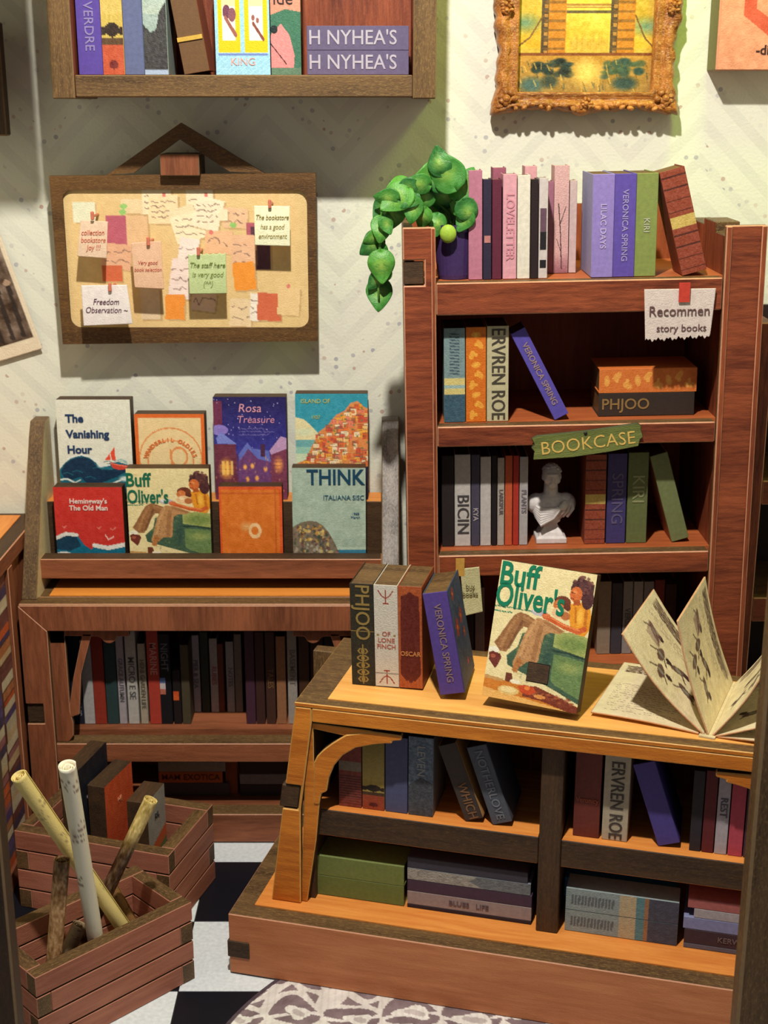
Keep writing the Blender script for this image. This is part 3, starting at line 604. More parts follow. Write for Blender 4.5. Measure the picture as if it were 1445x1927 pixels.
def cover_rose():
    c = Cv(130, 190, (34, 34, 96)); c.grad(0, .55, (36, 30, 88), (58, 56, 150)); c.grad(.55, 1, (70, 50, 120), (130, 60, 90)); c.rect(0, .04, .12, .30, (110, 46, 76)); c.ell(.08, .32, .12, .05, (140, 120, 200))
    c.poly([(0, .46), (.30, .46), (.32, .99), (0, .99)], (112, 50, 70)); c.poly([(.03, .40), (.1, .34), (.32, .46), (.05, .45)], (120, 130, 206)); c.ell(.16, .70, .12, .13, (252, 176, 70), soft=.7)
    c.poly([(.33, .58), (.46, .47), (.62, .58), (.78, .60), (.78, 1), (.33, 1)], (110, 64, 116)); c.poly([(.33, .56), (.46, .44), (.52, .5), (.75, .52), (.78, .63), (.6, .60), (.47, .50), (.35, .62)], (100, 110, 190)); c.rect(.64, .46, .70, .58, (76, 40, 70))
    c.poly([(.78, .54), (1, .44), (1, 1), (.78, .9)], (126, 60, 84)); c.poly([(.76, .52), (.92, .38), (1, .40), (1, .5), (.78, .56)], (190, 150, 190)); c.ell(.88, .66, .08, .10, (252, 168, 90), soft=.8)
    for x, y in ((.42, .68), (.52, .67), (.70, .70), (.45, .80), (.58, .79), (.9, .86)): c.ell(x, y, .035, .035, (252, 176, 90), soft=.6)
    for k in range(40): c.ell(R_.random(), R_.random()*.5, .006, .005, (180, 170, 220))
    c.scribble(.35, .29, .85, .38, 3, .008, (140, 130, 190), 4, .7, .012)
    rn = np.random.default_rng(3)
    for k in range(70): x = rn.random(); y = .56+.42*rn.random(); c.ell(x, y, .012, .016, [(252, 170, 90), (150, 70, 110), (84, 48, 104), (200, 100, 90)][k % 4], al=.5, soft=.6)
    for k in range(9): c.line([(.0, .5+k*.05), (.31, .505+k*.05)], .006, (86, 36, 58), .6); c.line([(.80, .56+k*.035), (1, .55+k*.04)], .006, (100, 44, 66), .6)
    for x in (.10, .16, .22): c.rect(x, .62, x+.035, .76, (255, 206, 110), .8)
    return c.noise(14, 26, 4)
def cover_italy():
    c = Cv(130, 176, (52, 150, 170)); c.poly([(0, .22), (.12, .24), (.22, .30), (.35, .40), (.5, .5), (.5, .8), (0, .8)], (228, 216, 166)); c.ell(.12, .36, .2, .05, (214, 220, 180), soft=.7); c.rect(0, .43, .3, .50, (110, 170, 170)); c.rect(0, .50, .3, .56, (150, 196, 176)); c.rect(0, .56, .3, .66, (200, 214, 180))
    edge = lambda x: np.interp(x, [0, .14, .22, .32, .44, .56, .68, .76, .86, .94, 1], [.66, .62, .50, .36, .30, .20, .16, .09, .07, .12, .14]); c.put(c.V > edge(c.U), (222, 140, 78)); rn = np.random.default_rng(11)
    cols = [(232, 110, 54), (246, 200, 120), (206, 80, 60), (244, 220, 180), (248, 172, 62), (176, 96, 70), (236, 130, 104), (250, 230, 190), (214, 96, 48)]; dk = [(110, 66, 60), (96, 104, 70), (150, 80, 60), (90, 76, 90)]
    for k in range(420):
        y = .08+.9*(k/420); x = rn.random(); w2 = .02+.025*rn.random(); h2 = .012+.02*rn.random()
        if y > edge(x)+.03:
            q_ = cols[rn.integers(9)]; c.rect(x-w2, y-h2, x+w2, y+h2, q_, .9); c.rect(x-w2, y-h2-.006, x+w2, y-h2, dk[rn.integers(4)], .6)
            for m_ in range(2): c.rect(x-w2*.5+m_*w2*.8, y-h2*.3, x-w2*.5+m_*w2*.8+.009, y+h2*.4, dk[rn.integers(4)], .7)
    for k in range(40):
        x = rn.random(); y = edge(x)+.02+rn.random()*.5; c.ell(x, y, .02, .012, (104, 126, 80), soft=.6)
    c.rect(.60, .66, .80, .74, (112, 84, 104), .7); c.poly([(.84, .80), (.92, .70), (1, .68), (1, 1), (.78, 1)], (38, 36, 62)); return c.noise(14, 30, 4)
def cover_oldman():
    c = Cv(88, 100, (200, 50, 42)); c.poly([(0, .62), (.15, .57), (.3, .58), (.4, .72), (.5, .78), (.58, .72), (.8, .74), (1, .70), (1, 1), (0, 1)], (14, 104, 132)); c.poly([(0, .66), (.15, .61), (.3, .62), (.36, .74), (.2, .8), (0, .78)], (16, 56, 80))
    c.line([(0, .64), (.15, .585), (.3, .60)], .05, (226, 222, 214)); c.line([(.55, .73), (.75, .765), (1, .72)], .06, (226, 222, 214)); c.ell(.1, .86, .13, .05, (222, 220, 214)); c.ell(.12, .93, .16, .05, (14, 60, 84)); c.poly([(.44, .97), (.5, .88), (.56, .97)], (200, 90, 90))
    for x, y in ((.1, .49), (.6, .50), (.8, .52)): c.line([(x, y), (x+.03, y+.02), (x+.07, y-.01)], .012, (226, 130, 116))
    c.line([(.72, .60), (.76, .66), (.84, .62)], .016, (236, 190, 180)); return c.noise(12, 20, 6)
def cover_buff(W_=150, H_=200):
    c = Cv(W_, H_, (232, 214, 160)); rn = np.random.default_rng(8); c.poly([(0, .855), (.3, .86), (1, .95), (1, 1), (0, 1)], (204, 122, 42)); c.poly([(0, .84), (.2, .85), (.2, .87), (0, .865)], (196, 150, 90)); c.poly([(0, .93), (1, 1), (0, 1)], (232, 176, 96))
    c.poly([(.42, .875), (.55, .86), (.75, .90), (1, .955), (1, 1), (.9, 1), (.6, .955), (.42, .95)], (122, 52, 32))
    for k in range(60): x = .45+.5*rn.random(); c.ell(x, .90+.08*rn.random()*(x-.2), .02, .008, [(150, 66, 36), (96, 40, 28), (176, 100, 60)][k % 3], al=.6)
    G = (118, 138, 72); G2 = (66, 92, 70); G3 = (156, 164, 92)
    c.poly([(.33, .50), (.46, .47), (.72, .45), (1, .455), (1, .935), (.72, .86), (.22, .745), (.20, .68), (.30, .60)], G2)
    c.poly([(.66, .455), (.82, .44), (1, .455), (1, .60), (.66, .56)], G3); c.ell(.86, .52, .20, .07, G, soft=.6); c.poly([(.68, .61), (.84, .615), (1, .63), (1, .90), (.74, .83), (.68, .8)], (104, 130, 78)); c.ell(.86, .69, .17, .06, G3, al=.75, soft=.8); c.ell(.42, .515, .08, .05, G3, al=.85, soft=.5); c.ell(.33, .63, .05, .05, (130, 140, 80), al=.8, soft=.6); c.line([(.66, .585), (.84, .59), (1, .61)], .02, (38, 60, 50)); c.ell(.62, .66, .06, .14, (52, 78, 66), soft=.6)
    for k in range(120): x = .3+.7*rn.random(); y = .48+.4*rn.random(); c.ell(x, y, .012, .006, G3 if k % 2 else G2, al=.25)
    TR = (150, 102, 62); TL_ = (186, 136, 88); TD = (104, 66, 42)
    c.poly([(.05, .60), (.10, .54), (.17, .44), (.22, .38), (.28, .355), (.36, .365), (.50, .41), (.60, .44), (.60, .475), (.42, .46), (.33, .455), (.29, .50), (.24, .58), (.19, .655), (.12, .655)], TR)
    c.line([(.25, .39), (.17, .52), (.13, .62)], .03, TL_, .6); c.line([(.31, .42), (.27, .50), (.21, .62)], .03, TD, .6); c.line([(.32, .38), (.5, .43)], .025, TL_, .5)
    c.poly([(.27, .72), (.30, .66), (.345, .52), (.40, .42), (.46, .375), (.55, .38), (.66, .41), (.76, .44), (.70, .465), (.60, .465), (.555, .49), (.54, .56), (.535, .66), (.52, .70), (.42, .70), (.33, .76), (.30, .80)], TL_)
    c.line([(.45, .40), (.38, .52), (.33, .70)], .025, (206, 158, 106), .7); c.line([(.51, .44), (.49, .55), (.48, .68)], .05, TR, .7); c.line([(.55, .40), (.72, .445)], .03, TR, .6); c.poly([(.27, .78), (.31, .68), (.37, .70), (.33, .79)], (176, 108, 54), .8)
    for k in range(150): x = .05+.6*rn.random(); y = .37+.4*rn.random(); m = (np.abs(c.a[..., 0]-168) < 40) & (np.abs(c.a[..., 2]-75) < 34); c.put(m & (((c.U-x)**2+((c.V-y)*c.asp)**2) < .0001), [TD, TL_][k % 2], .3)
    c.ell(.055, .655, .06, .025, (238, 230, 206)); c.poly([(.015, .675), (.05, .665), (.13, .675), (.15, .70), (.12, .76), (.10, .785), (.06, .755), (.02, .73)], (110, 46, 36)); c.ell(.06, .70, .03, .015, (160, 80, 60))
    c.poly([(.22, .80), (.28, .80), (.30, .84), (.26, .87), (.22, .86)], (110, 56, 36)); c.ell(.33, .855, .06, .016, (238, 226, 196)); c.ell(.27, .925, .11, .032, (224, 190, 120)); c.ell(.27, .92, .08, .02, (240, 214, 150)); c.poly([(.36, .885), (.42, .865), (.52, .87), (.56, .90), (.5, .93), (.4, .925)], (196, 74, 34)); c.ell(.46, .885, .03, .015, (232, 130, 60)); c.ell(.6, .93, .06, .014, (216, 140, 70))
    c.poly([(.77, .235), (.84, .235), (.90, .205), (.97, .235), (1, .30), (1, .40), (.96, .45), (.86, .445), (.80, .39), (.77, .32)], (226, 146, 34)); c.ell(.885, .32, .045, .08, (248, 190, 76), al=.8, soft=.6); c.line([(.94, .26), (.95, .38), (.90, .43)], .03, (184, 104, 26), .8); c.line([(.83, .26), (.85, .36)], .02, (190, 110, 30), .8)
    c.ell(.87, .125, .115, .075, (84, 46, 46)); c.ell(.94, .19, .06, .07, (76, 40, 42)); c.ell(.815, .165, .062, .055, (206, 106, 50)); c.ell(.80, .15, .03, .02, (232, 142, 80), soft=.6); c.line([(.77, .155), (.80, .158)], .009, (90, 40, 30)); c.line([(.765, .195), (.80, .20)], .009, (140, 50, 36)); c.poly([(.745, .17), (.76, .155), (.76, .185)], (206, 106, 50)); c.poly([(.80, .205), (.86, .20), (.88, .235), (.80, .245)], (176, 86, 40))
    for k in range(44): t = rn.random()*2*PI; c.ell(.875+.11*math.cos(t)*rn.random()**.3, .115+.075*math.sin(t)*rn.random()**.3-.01, .018, .012, [(60, 32, 34), (112, 66, 60)][k % 2], al=.8) if not (t > PI*.55 and t < PI*1.1) else None
    c.ell(.69, .235, .085, .045, (112, 54, 34)); c.ell(.73, .27, .05, .03, (100, 48, 32)); c.ell(.655, .26, .055, .038, (210, 118, 62)); c.ell(.64, .255, .02, .012, (236, 160, 100), soft=.5); c.line([(.62, .255), (.64, .258)], .007, (100, 50, 36)); c.line([(.66, .285), (.64, .287)], .007, (150, 60, 40))
    c.ell(.68, .315, .085, .04, (232, 190, 140)); c.ell(.66, .305, .04, .018, (248, 222, 180), soft=.5); c.ell(.74, .33, .05, .03, (186, 110, 60)); c.ell(.47, .335, .09, .026, (184, 178, 180)); c.ell(.44, .325, .04, .014, (220, 216, 216)); c.line([(.95, .40), (.88, .425), (.74, .405), (.60, .37), (.53, .355)], .05, (202, 92, 44)); c.line([(.90, .415), (.74, .395), (.60, .36)], .016, (236, 140, 80), .8); c.ell(.545, .35, .045, .018, (214, 110, 60))
    c.scribble(.0, .325, .52, .345, 1, .010, (30, 120, 90), 4, .9, .014); c.scribble(.0, .36, .22, .38, 1, .012, (30, 120, 90), 6, .9, .014)
    return c.noise(16, 34, 5)
def cover_orange():
    c = Cv(80, 90, (220, 118, 40)); c.put((c.U < .04) | (c.U > .95) | (c.V < .05), (226, 84, 44), .8); c.put((np.abs(c.U-.89) < .012) | (np.abs(c.V-.09) < .01), (190, 84, 36), .6)
    c.ell(.42, .50, .12, .08, (236, 176, 110), soft=.9); c.ell(.56, .55, .10, .10, (240, 196, 140), ring=.45); c.grad(.9, 1, (220, 118, 40), (206, 84, 40)); return c.noise(18, 14, 5)
def cover_think():
    c = Cv(130, 150, (168, 188, 170)); c.noise(14, 8, 3); rn = np.random.default_rng(2)
    for k in range(30): x = rn.random(); y = rn.random()*.8; c.line([(x, y), (x+.15, y+.01), (x+.3, y-.01)], .012, (190, 206, 186), .35)
    c.rect(0, .82, 1, 1, (42, 108, 144)); c.grad(.83, .95, (60, 130, 156), (34, 96, 134)); c.rect(0, .80, 1, .825, (184, 204, 184))
    top = lambda x: np.interp(x, [0, .06, .14, .24, .34, .42, .50, .56, .62, .68, .70], [.60, .57, .545, .53, .545, .585, .66, .74, .84, .97, 1.02]); c.put((c.V > top(c.U)) & (c.U < .69), (126, 112, 92))
    cols = [(204, 150, 64), (84, 92, 72), (150, 122, 112), (196, 190, 160), (62, 74, 60), (104, 70, 62), (226, 196, 112), (176, 166, 150), (120, 130, 100)]
    for k in range(330):
        x = rn.random()*.68; y = .53+rn.random()*.47; g_ = (y-.53)/.47
        if y > top(x)+.015: q_ = cols[rn.integers(9)] if g_ > .45 else cols[[0, 1, 6, 5, 2, 4][rn.integers(6)]]; c.poly([(x, y), (x+.02+.02*rn.random(), y+.01), (x+.02, y+.04*rn.random()+.01), (x-.015, y+.03)], q_, .75)
    c.line([(.3, .68), (.42, .80), (.5, .98)], .03, (60, 66, 58), .5); c.line([(.12, .66), (.16, .95)], .03, (80, 50, 48), .5); return c.noise(14, 30, 3)
def letter(*specs):
    def f(r, w_, h):
        for (s_, size, col, u, v, kw) in specs:
            text(s_, size, ink(col), r, T(w_*u, -.0012, h*(1-v)), **kw)
    return f
gd = 'books on the display ledge'
def disp(cv, a, b, yt, yb, front, label, extra=None):
    Y = 3.928 if front else 4.005; z0 = .846 if front else 1.0355; A = W.fy(a, (yt+yb)/2, Y); B = W.fy(b, (yt+yb)/2, Y); zt = W.fy(a, yt, Y).z
    front_book(T(A.x, Y, z0) @ RX(math.radians(-.4 if front else -1.5)), B.x-A.x, zt-z0, .053 if front else .06, cv, label, gd, mdf_dark('x'), extra)
NAVY = (34, 58, 96)
disp(cover_vanish(), 108, 247, 753, 905, 0, 'white book with blue waves and a red sail, back row of the ledge', letter(('The', .034, NAVY, .12, .19, dict(ax='LEFT', off=.0012)), ('Vanishing', .034, NAVY, .12, .345, dict(ax='LEFT', off=.0012)), ('Hour', .034, NAVY, .12, .50, dict(ax='LEFT', off=.0012))))
def arc_text(s, r, w_, h, col):
    for i, ch in enumerate(s):
        a = math.radians(160-140*i/(len(s)-1)); x = w_*.5+w_*.37*math.cos(a); z = h*.42+h*.28*math.sin(a)
        if ch != ' ': text(ch, .017, ink(col), r, T(x, -.0012, z) @ RY(PI/2-a), off=.0006)
disp(cover_cream(), 254, 385, 780, 880, 0, 'cream book with an orange border and oval emblem, back row of the ledge', lambda r, w_, h: arc_text('WANDERLIL OLDIES', r, w_, h, (220, 120, 60)))
disp(cover_rose(), 403, 539, 748, 940, 0, 'tall purple night-town book on the display ledge', letter(('Rosa', .036, (214, 150, 170), .5, .11, dict(shear=.15)), ('Treasure', .031, (206, 140, 170), .58, .22, dict(shear=.15))))
disp(cover_italy(), 556, 692, 742, 890, 0, 'tall book with an orange hillside town, back row of the ledge', letter(('ISLAND OF', .018, (190, 186, 90), .28, .07, {}), ('1927', .014, (190, 186, 90), .28, .22, {})))
disp(cover_oldman(), 103, 232, 917, 1028, 1, 'small red book with blue waves, front row of the ledge', letter(("Hemingway's\nThe Old Man", .0215, (240, 214, 206), .5, .22, dict(off=.0004))))
disp(cover_buff(), 240, 395, 882, 1028, 1, 'cream book with a reader on a green sofa, front row of the ledge', letter(("Buff", .058, (20, 104, 76), -.01, .12, dict(ax='LEFT', off=.0012, sx=.82)), ("Oliver's", .058, (20, 104, 76), .0, .29, dict(ax='LEFT', off=.0012, sx=.68))))
disp(cover_orange(), 413, 531, 916, 1026, 1, 'small orange book with a pale ring, front row of the ledge')
disp(cover_think(), 550, 688, 881, 1026, 1, 'grey-green book with a rocky coast and big title, front row', letter(('THINK', .066, (22, 66, 92), .20, .10, dict(ax='LEFT', off=.0014, sx=.86)), ('ITALIANA SISC', .021, (50, 90, 110), .98, .30, dict(ax='RIGHT', off=.0002, sx=.9)), ('1968\nMarch', .011, (60, 100, 130), .86, .48, {})))
# --- cabinet upper shelf books
g = 'books on the cabinet upper shelf'; wh = 'on the cabinet upper shelf'
G_ = (166, 160, 154)
cab_books = [
 ('dark grey book', 119, 133, 1200, 1366, (56, 56, 60), {}), ('near-black book with white lettering', 138, 160, 1195, 1366, (30, 32, 46), dict(lettering='ESSAYS', lcol=(180, 180, 190), lpos=.25)),
 ('pale grey book', 160, 180, 1205, 1364, (176, 172, 170), {}), ('dark red book', 180, 202, 1196, 1362, (150, 52, 36), {}), ('black and teal book', 203, 225, 1198, 1362, (44, 66, 66), {}),
 ('light grey book with thin lettering', 226, 240, 1196, 1362, (168, 160, 164), dict(lettering='GRACE AUTUMN', lcol=(70, 66, 76))), ('white book with bold dark lettering', 243, 263, 1188, 1362, (184, 180, 172), dict(lettering='MICRO E SE', lcol=(40, 40, 44))),
 ('beige book with small lettering', 266, 280, 1212, 1362, (168, 158, 138), dict(lettering='HERB GARDEN LIFE', lcol=(70, 60, 50))), ('bright red book', 283, 305, 1186, 1359, (176, 62, 48), dict(lettering='MARINE', lcol=(220, 190, 180), lpos=.7)),
 ('black book with a small sunset picture', 304, 326, 1194, 1358, (22, 20, 26), dict(lettering='NIGHT', lcol=(150, 150, 160), lpos=.75)), ('black book with an orange square', 328, 343, 1262, 1356, (30, 22, 22), {}), ('olive brown book', 344, 360, 1214, 1354, (74, 66, 48), {}),
 ('white book with grey lettering', 364, 379, 1196, 1336, (176, 172, 176), dict(lettering='PIER & SEA', lcol=(80, 80, 90), y=3.95)), ('dark green book', 381, 396, 1190, 1338, (52, 60, 50), dict(y=3.95)), ('white and red book', 398, 413, 1202, 1336, (170, 160, 156), dict(y=3.95, lettering='RUBIES', lcol=(150, 50, 50))),
 ('rust brown book', 413, 424, 1212, 1336, (104, 50, 34), dict(y=3.95)), ('silver grey book with lettering', 428, 443, 1208, 1334, (150, 146, 146), dict(y=3.95, lettering='NOTES', lcol=(80, 80, 84))), ('taupe book', 444, 458, 1194, 1334, (120, 108, 98), dict(y=3.95)),
 ('plum purple book', 464, 482, 1188, 1354, (70, 40, 56), {}), ('dark maroon book', 483, 500, 1190, 1354, (64, 38, 34), {}), ('dark brown book with gold lettering', 502, 520, 1190, 1352, (70, 44, 34), dict(lettering='TALES', lcol=(150, 110, 60))),
 ('tan orange book', 522, 540, 1198, 1352, (150, 104, 72), {}), ('pale book with a vertical title', 543, 561, 1184, 1352, (160, 150, 142), dict(lettering='BASEMENT', lcol=(90, 84, 80), lpos=.6)), ('umber book', 564, 584, 1192, 1350, (70, 44, 30), {}), ('dark chestnut book', 586, 610, 1192, 1350, (60, 32, 28), {}), ('black book', 612, 636, 1196, 1350, (40, 30, 30), {})]
row(W, cab_books, 3.865, .350, .13, g, wh, page='dark', lmix=.6)
ls = thing('x', None, None); bpy.data.objects.remove(ls)
for key, z, hh, cc in (('black book with a small sunset picture', .10, .055, [(90, 110, 160), (206, 190, 190), (190, 110, 90)]), ('black book with an orange square', .08, .03, [(206, 84, 40), (216, 96, 46)])):
    b = [o for o in S.objects if o.get('label', '').startswith(key)][0]; c = Cv(12, 24, cc[0])
    for k, q_ in enumerate(cc): c.rect(0, k/len(cc), 1, 1, q_)
    c.noise(20, 6, 1); sheet('spine_print', c, flat(.001, .018, z, z+hh, -.0008), b)
# --- cabinet lower shelf: lying books
g = 'books lying in the cabinet base'
def xs(a, b, y, py): return W.fy(a, py, y).x, W.fy(b, py, y).x
a, b = xs(300, 420, 3.87, 1490); stack(W, [('slate grey book', a, b+.02, .045, (70, 64, 66), {}), ('orange book with dark lettering', a, b, .038, (190, 96, 44), dict(lettering='MAM EXOTICA', lcol=(70, 30, 24))), ('pale grey book', a, b+.01, .032, (150, 140, 128), {})], 3.87, .099, .16, g, 'left stack in the cabinet base')
a, b = xs(452, 560, 3.87, 1490); stack(W, [('black book', a, b, .04, (50, 44, 50), {}), ('grey book', a, b, .035, (130, 122, 120), {}), ('dark brown book', a, b, .05, (54, 36, 34), {})], 3.87, .099, .16, g, 'right stack in the cabinet base')
a, b = xs(425, 448, 3.88, 1490); spine_book(T(a, 3.88, .0995), b-a, .165, .15, (132, 66, 32), 'upright rust orange book between the two stacks in the cabinet base', g)

# ================================================================ TALL BOOKCASE
C = CASE.fy
bc = thing('bookcase', 'tall reddish mahogany bookcase with open shelves right of the cabinet', 'bookcase', CASE.M)
zTopL = C(790, 428, 0).z; zTopR = C(1400, 424, 0).z
XI0 = C(822, 700, 0).x; XI1 = C(1352, 700, 0).x; XO1 = C(1444, 430, 0).x
DB = .50
def notch_post(x0, x1, zt, zn0, zn1, nx):
    return [(x0, 0), (x1, 0), (x1, zt), (x0, zt), (x0, zn1), (nx, zn1), (nx, zn0), (x0, zn0)]
zn0, zn1 = C(780, 538, 0).z, C(780, 490, 0).z; nx = C(799, 515, 0).x
MB().prism(notch_post(0, XI0-.002, zTopL, zn0, zn1, nx), 0, .02, 'xz', 0, 1).build('post', [red('x'), mdf('z')], bc, bevel=.003, worn=WORN)
MB().box(.001, nx-.002, .006, .02, zn0+.003, zn1-.004).build('joint_tab', mdf_dark('x'), bc, bevel=.002)
MB().box(XI0-.012, XI0-.001, -.006, 0, .0, zTopL-.002).build('post_trim', red('z'), bc, bevel=.002, worn=WORN)
MB().prism([(XI1+.002, -.02), (XO1, -.02), (XO1, zTopR), (XI1+.002, zTopR)], 0, .02, 'xz', 0, 1).build('post', [red('x'), mdf('z')], bc, bevel=.003, worn=WORN)
MB().box(XI1+.002, XI1+.016, -.006, 0, .0, zTopR-.002).build('post_trim', red('z'), bc, bevel=.002, worn=WORN)
MB().box(XO1-.014, XO1, -.006, 0, .0, zTopR-.002).build('post_trim', red('z'), bc, bevel=.002, worn=WORN)
MB().box(.003, .028, .021, DB, 0, zTopL-.004, (1, 0, 0)).build('side_panel', [mdf('y'), red('z')], bc, bevel=.002)
MB().prism([(.021, -.02), (DB, -.02), (DB, zTopR-.02), (.30, zTopR-.02), (.30, zTopR-.004), (.16, zTopR-.004), (.16, zTopR-.03), (.021, zTopR-.03)], XI1+.012, XO1-.03, 'yz', 1, 0).build('side_panel', [mdf('y'), red('z')], bc, bevel=.002)
zback = C(1290, 379, DB-.03).z
MB().box(.030, XI1+.010, DB-.03, DB-.012, .02, zback, (0, 1, 0)).build('back_panel', [mdf('x'), wood('mahogany2', (120, 56, 30), (160, 84, 46), 'z', 8, .5)], bc)
shelf_lines = [(533, 594), (804, 842), (1047, 1086), (1268, 1310), (1480, 1520)]
SZ = []
for k, (ya, yb_) in enumerate(shelf_lines):
    za = C(1000, ya-3, 0).z; zb = C(1000, yb_-3, 0).z; SZ.append(za)
    MB().box(XI0, XI1, .004, .05, zb, za, (0, 1, 0)).build('shelf_rail', [mdf('x'), red('x')], bc, bevel=.003, worn=WORN)
    MB().box(.0285, XI1+.0115, .051, DB-.031, za-.022, za-.0005).build('shelf_board', [wood('shelfwood', (150, 74, 40), (190, 104, 56), 'x', 6, .5)], bc)
# --- books on top
g = 'books on top of the bookcase'; wh = 'on top of the bookcase'; z0 = SZ[0]
row(CASE, [
 ('mauve book', 882, 908, 321, 525, (176, 112, 132), {}), ('navy book with a small oval mark', 909, 925, 338, 523, (44, 36, 58), {}), ('maroon book', 926, 944, 338, 523, (92, 34, 54), {}),
 ('pink book with faint letters', 946, 972, 328, 523, (208, 150, 160), dict(lettering='LOVELETTER', lcol=(184, 110, 126))), ('white book', 973, 997, 330, 522, (214, 206, 190), {}), ('black book', 998, 1012, 338, 522, (38, 24, 26), {}), ('white and black striped book', 1013, 1030, 335, 522, (196, 184, 180), {})],
 .055, z0, .085, g, wh, page='mdf', lmix=.5)
row(CASE, [
 ('pink-edged book behind the maroon one', 927, 952, 316, 505, (150, 84, 104), dict(label='mauve book standing behind the maroon one on top of the bookcase')), ('', 986, 1009, 313, 505, (206, 150, 156), dict(label='pink book standing behind the white one on top of the bookcase')),
 ('', 1029, 1041, 342, 505, (150, 96, 116), dict(label='narrow mauve book behind the striped one on top of the bookcase')), ('', 1041, 1069, 312, 505, (204, 160, 158), dict(prints=sp_tree(), label='pink book with a bare tree printed on its spine')),
 ('', 1070, 1084, 340, 503, (196, 170, 168), dict(label='narrow pale pink book left of the purple and green trio'))], .16, z0, .08, g, wh)
for lab, z, hgt, col in (('white and black striped book', .075, .045, (30, 26, 30)), ('white and black striped book', .028, .02, (30, 26, 30)), ('white and black striped book', .12, .06, (96, 70, 84)), ('navy book with a small', .095, .018, (176, 116, 110))):
    b = [o for o in S.objects if o.get('label', '').startswith(lab)][0]
    MB().box(.003, .019, -.0012, 0, z, z+hgt).build('spine_band', plain(col), b)
P0 = C(1112, 522, .05); P1 = C(1234, 520, .05); tb = (P1.x-P0.x)/3; h3 = C(1150, 328, .05).z-z0
for k, (desc, col, let) in enumerate((('lavender', (140, 122, 186), 'LILAC DAYS'), ('purple', (92, 74, 158), 'VERONICA SPRING'), ('olive green', (128, 140, 74), 'KIRI'))):
    spine_book(CASE.M @ T(P0.x+k*tb, .05+k*.002, z0+.001), tb-.0008, h3, .20, col, f'{desc} book of the glued trio on top of the bookcase', g, side=(150, 150, 190) if k == 0 else None, lettering=let, lcol=(216, 206, 226), lsize=tb*.38, lmix=.5)
row(CASE, [('', 1284, 1333, 326, 515, (140, 66, 46), dict(top=1241, prints=sp_brick(), label='leaning brown book with a yellow band on top of the bookcase'))], .05, z0, .12, g, wh)
# --- plant
pot_y = .11; A = C(820, 519, pot_y-.06); B = C(890, 519, pot_y-.06); zt = C(850, 425, pot_y-.06).z; rr = .055; cx = A.x+.052
plant = thing('trailing_plant', 'trailing green pothos in a dark purple pot on the bookcase top', 'plant', CASE.M @ T(cx, pot_y, z0+.001))
hh = zt-z0
MB().lathe([(rr*.80, 0), (rr*.84, .01), (rr*.98, hh*.86), (rr*1.10, hh*.87), (rr*1.12, hh), (rr*1.0, hh), (rr*.96, hh*.93)], 28).build('pot', plain((66, 48, 92), .35), plant, smooth=False)
MB().lathe([(rr*.94, hh*.90), (.001, hh*.92)], 20).build('soil', plain((50, 36, 26)), plant)
PI_ = (CASE.M @ T(cx, pot_y, z0+.001)).inverted()
def leaf_cv(seed):
    r = np.random.default_rng(seed); base = np.array([(62, 124, 50), (78, 140, 52), (50, 106, 50)][seed % 3])
    c = Cv(16, 22, base); c.ell(.5, .42, .36, .36, (164, 188, 84), al=.7, soft=.9); c.line([(.5, 0), (.5, 1)], .06, (60, 124, 56), .8)
    for k in range(4): c.line([(.5, .15+k*.2), (.12, .3+k*.2)], .05, (70, 134, 60), .6); c.line([(.5, .15+k*.2), (.88, .3+k*.2)], .05, (70, 134, 60), .6)
    return c.noise(22, 8, seed)
def leaf(px, py, L_, ang, yy, seed, wd=.75):
    """centre at pixel, L_ length in pixels, ang: tip direction in degrees (0 right, 90 up)"""
    P = CASE.M @ C(px, py, yy); Pl = PI_ @ P; Lm = L_/690.
    c = leaf_cv(seed)
    def fn(U, V):
        prof = np.sin(PI*np.clip(V, .0, 1)**.66)**.75*(1-.25*V)+.02; x = (U-.5)*Lm*wd*1.25*prof; s = V
        z = -s*Lm+Lm*.5+.12*Lm*np.abs(U-.5)*2*(V < .25)*(1-V*4)*1.0
        y = -.05*Lm*np.sin(PI*V)-.04*Lm*np.cos((U-.5)*PI)*prof+.05*Lm*np.sin(V*6+seed)+.05*Lm*np.abs(U-.5)*2*prof
        return x, y, z
    r = random.Random(seed); M = T(*Pl) @ RY(-math.radians(ang+90)) @ RX(math.radians(r.uniform(-22, 22))) @ RZ(math.radians(r.uniform(-25, 25)))
    sheet('leaf', c, fn, plant, M=M, thick=.0035, mat=print_mat(.4, .3))
LV = [(836, 318, 74, 120), (800, 340, 72, 195), (836, 368, 76, 235), (790, 372, 50, 200), (742, 376, 62, 215), (762, 358, 46, 200), (876, 345, 62, 60), (866, 378, 56, 250), (812, 404, 52, 230), (850, 400, 58, 270), (736, 410, 52, 250), (718, 395, 46, 230),
      (776, 398, 44, 260), (717, 434, 46, 262), (697, 462, 50, 218), (715, 478, 42, 280), (718, 505, 56, 272), (706, 530, 38, 225), (713, 558, 56, 265), (760, 392, 42, 245), (880, 402, 48, 290), (822, 425, 40, 265), (795, 412, 40, 250), (858, 330, 54, 80), (726, 372, 44, 170), (700, 448, 34, 200), (818, 335, 52, 150), (858, 356, 56, 200), (812, 358, 44, 180), (838, 392, 50, 210), (872, 418, 40, 240), (748, 352, 46, 190), (768, 378, 40, 220), (784, 345, 44, 170), (842, 412, 42, 300), (826, 300, 50, 100), (728, 425, 34, 290), (720, 520, 34, 240)]
for k, (px, py, L_, ang) in enumerate(LV): leaf(px, py, L_, ang, (.03+.012*(k % 4)) if px < 800 else .05+.018*(k % 5), k)
def vine(pts, yy):
    mb = MB(); mb.tube([PI_ @ (CASE.M @ C(a, b, y)) for (a, b), y in zip(pts, yy)], .0035, 6); return mb
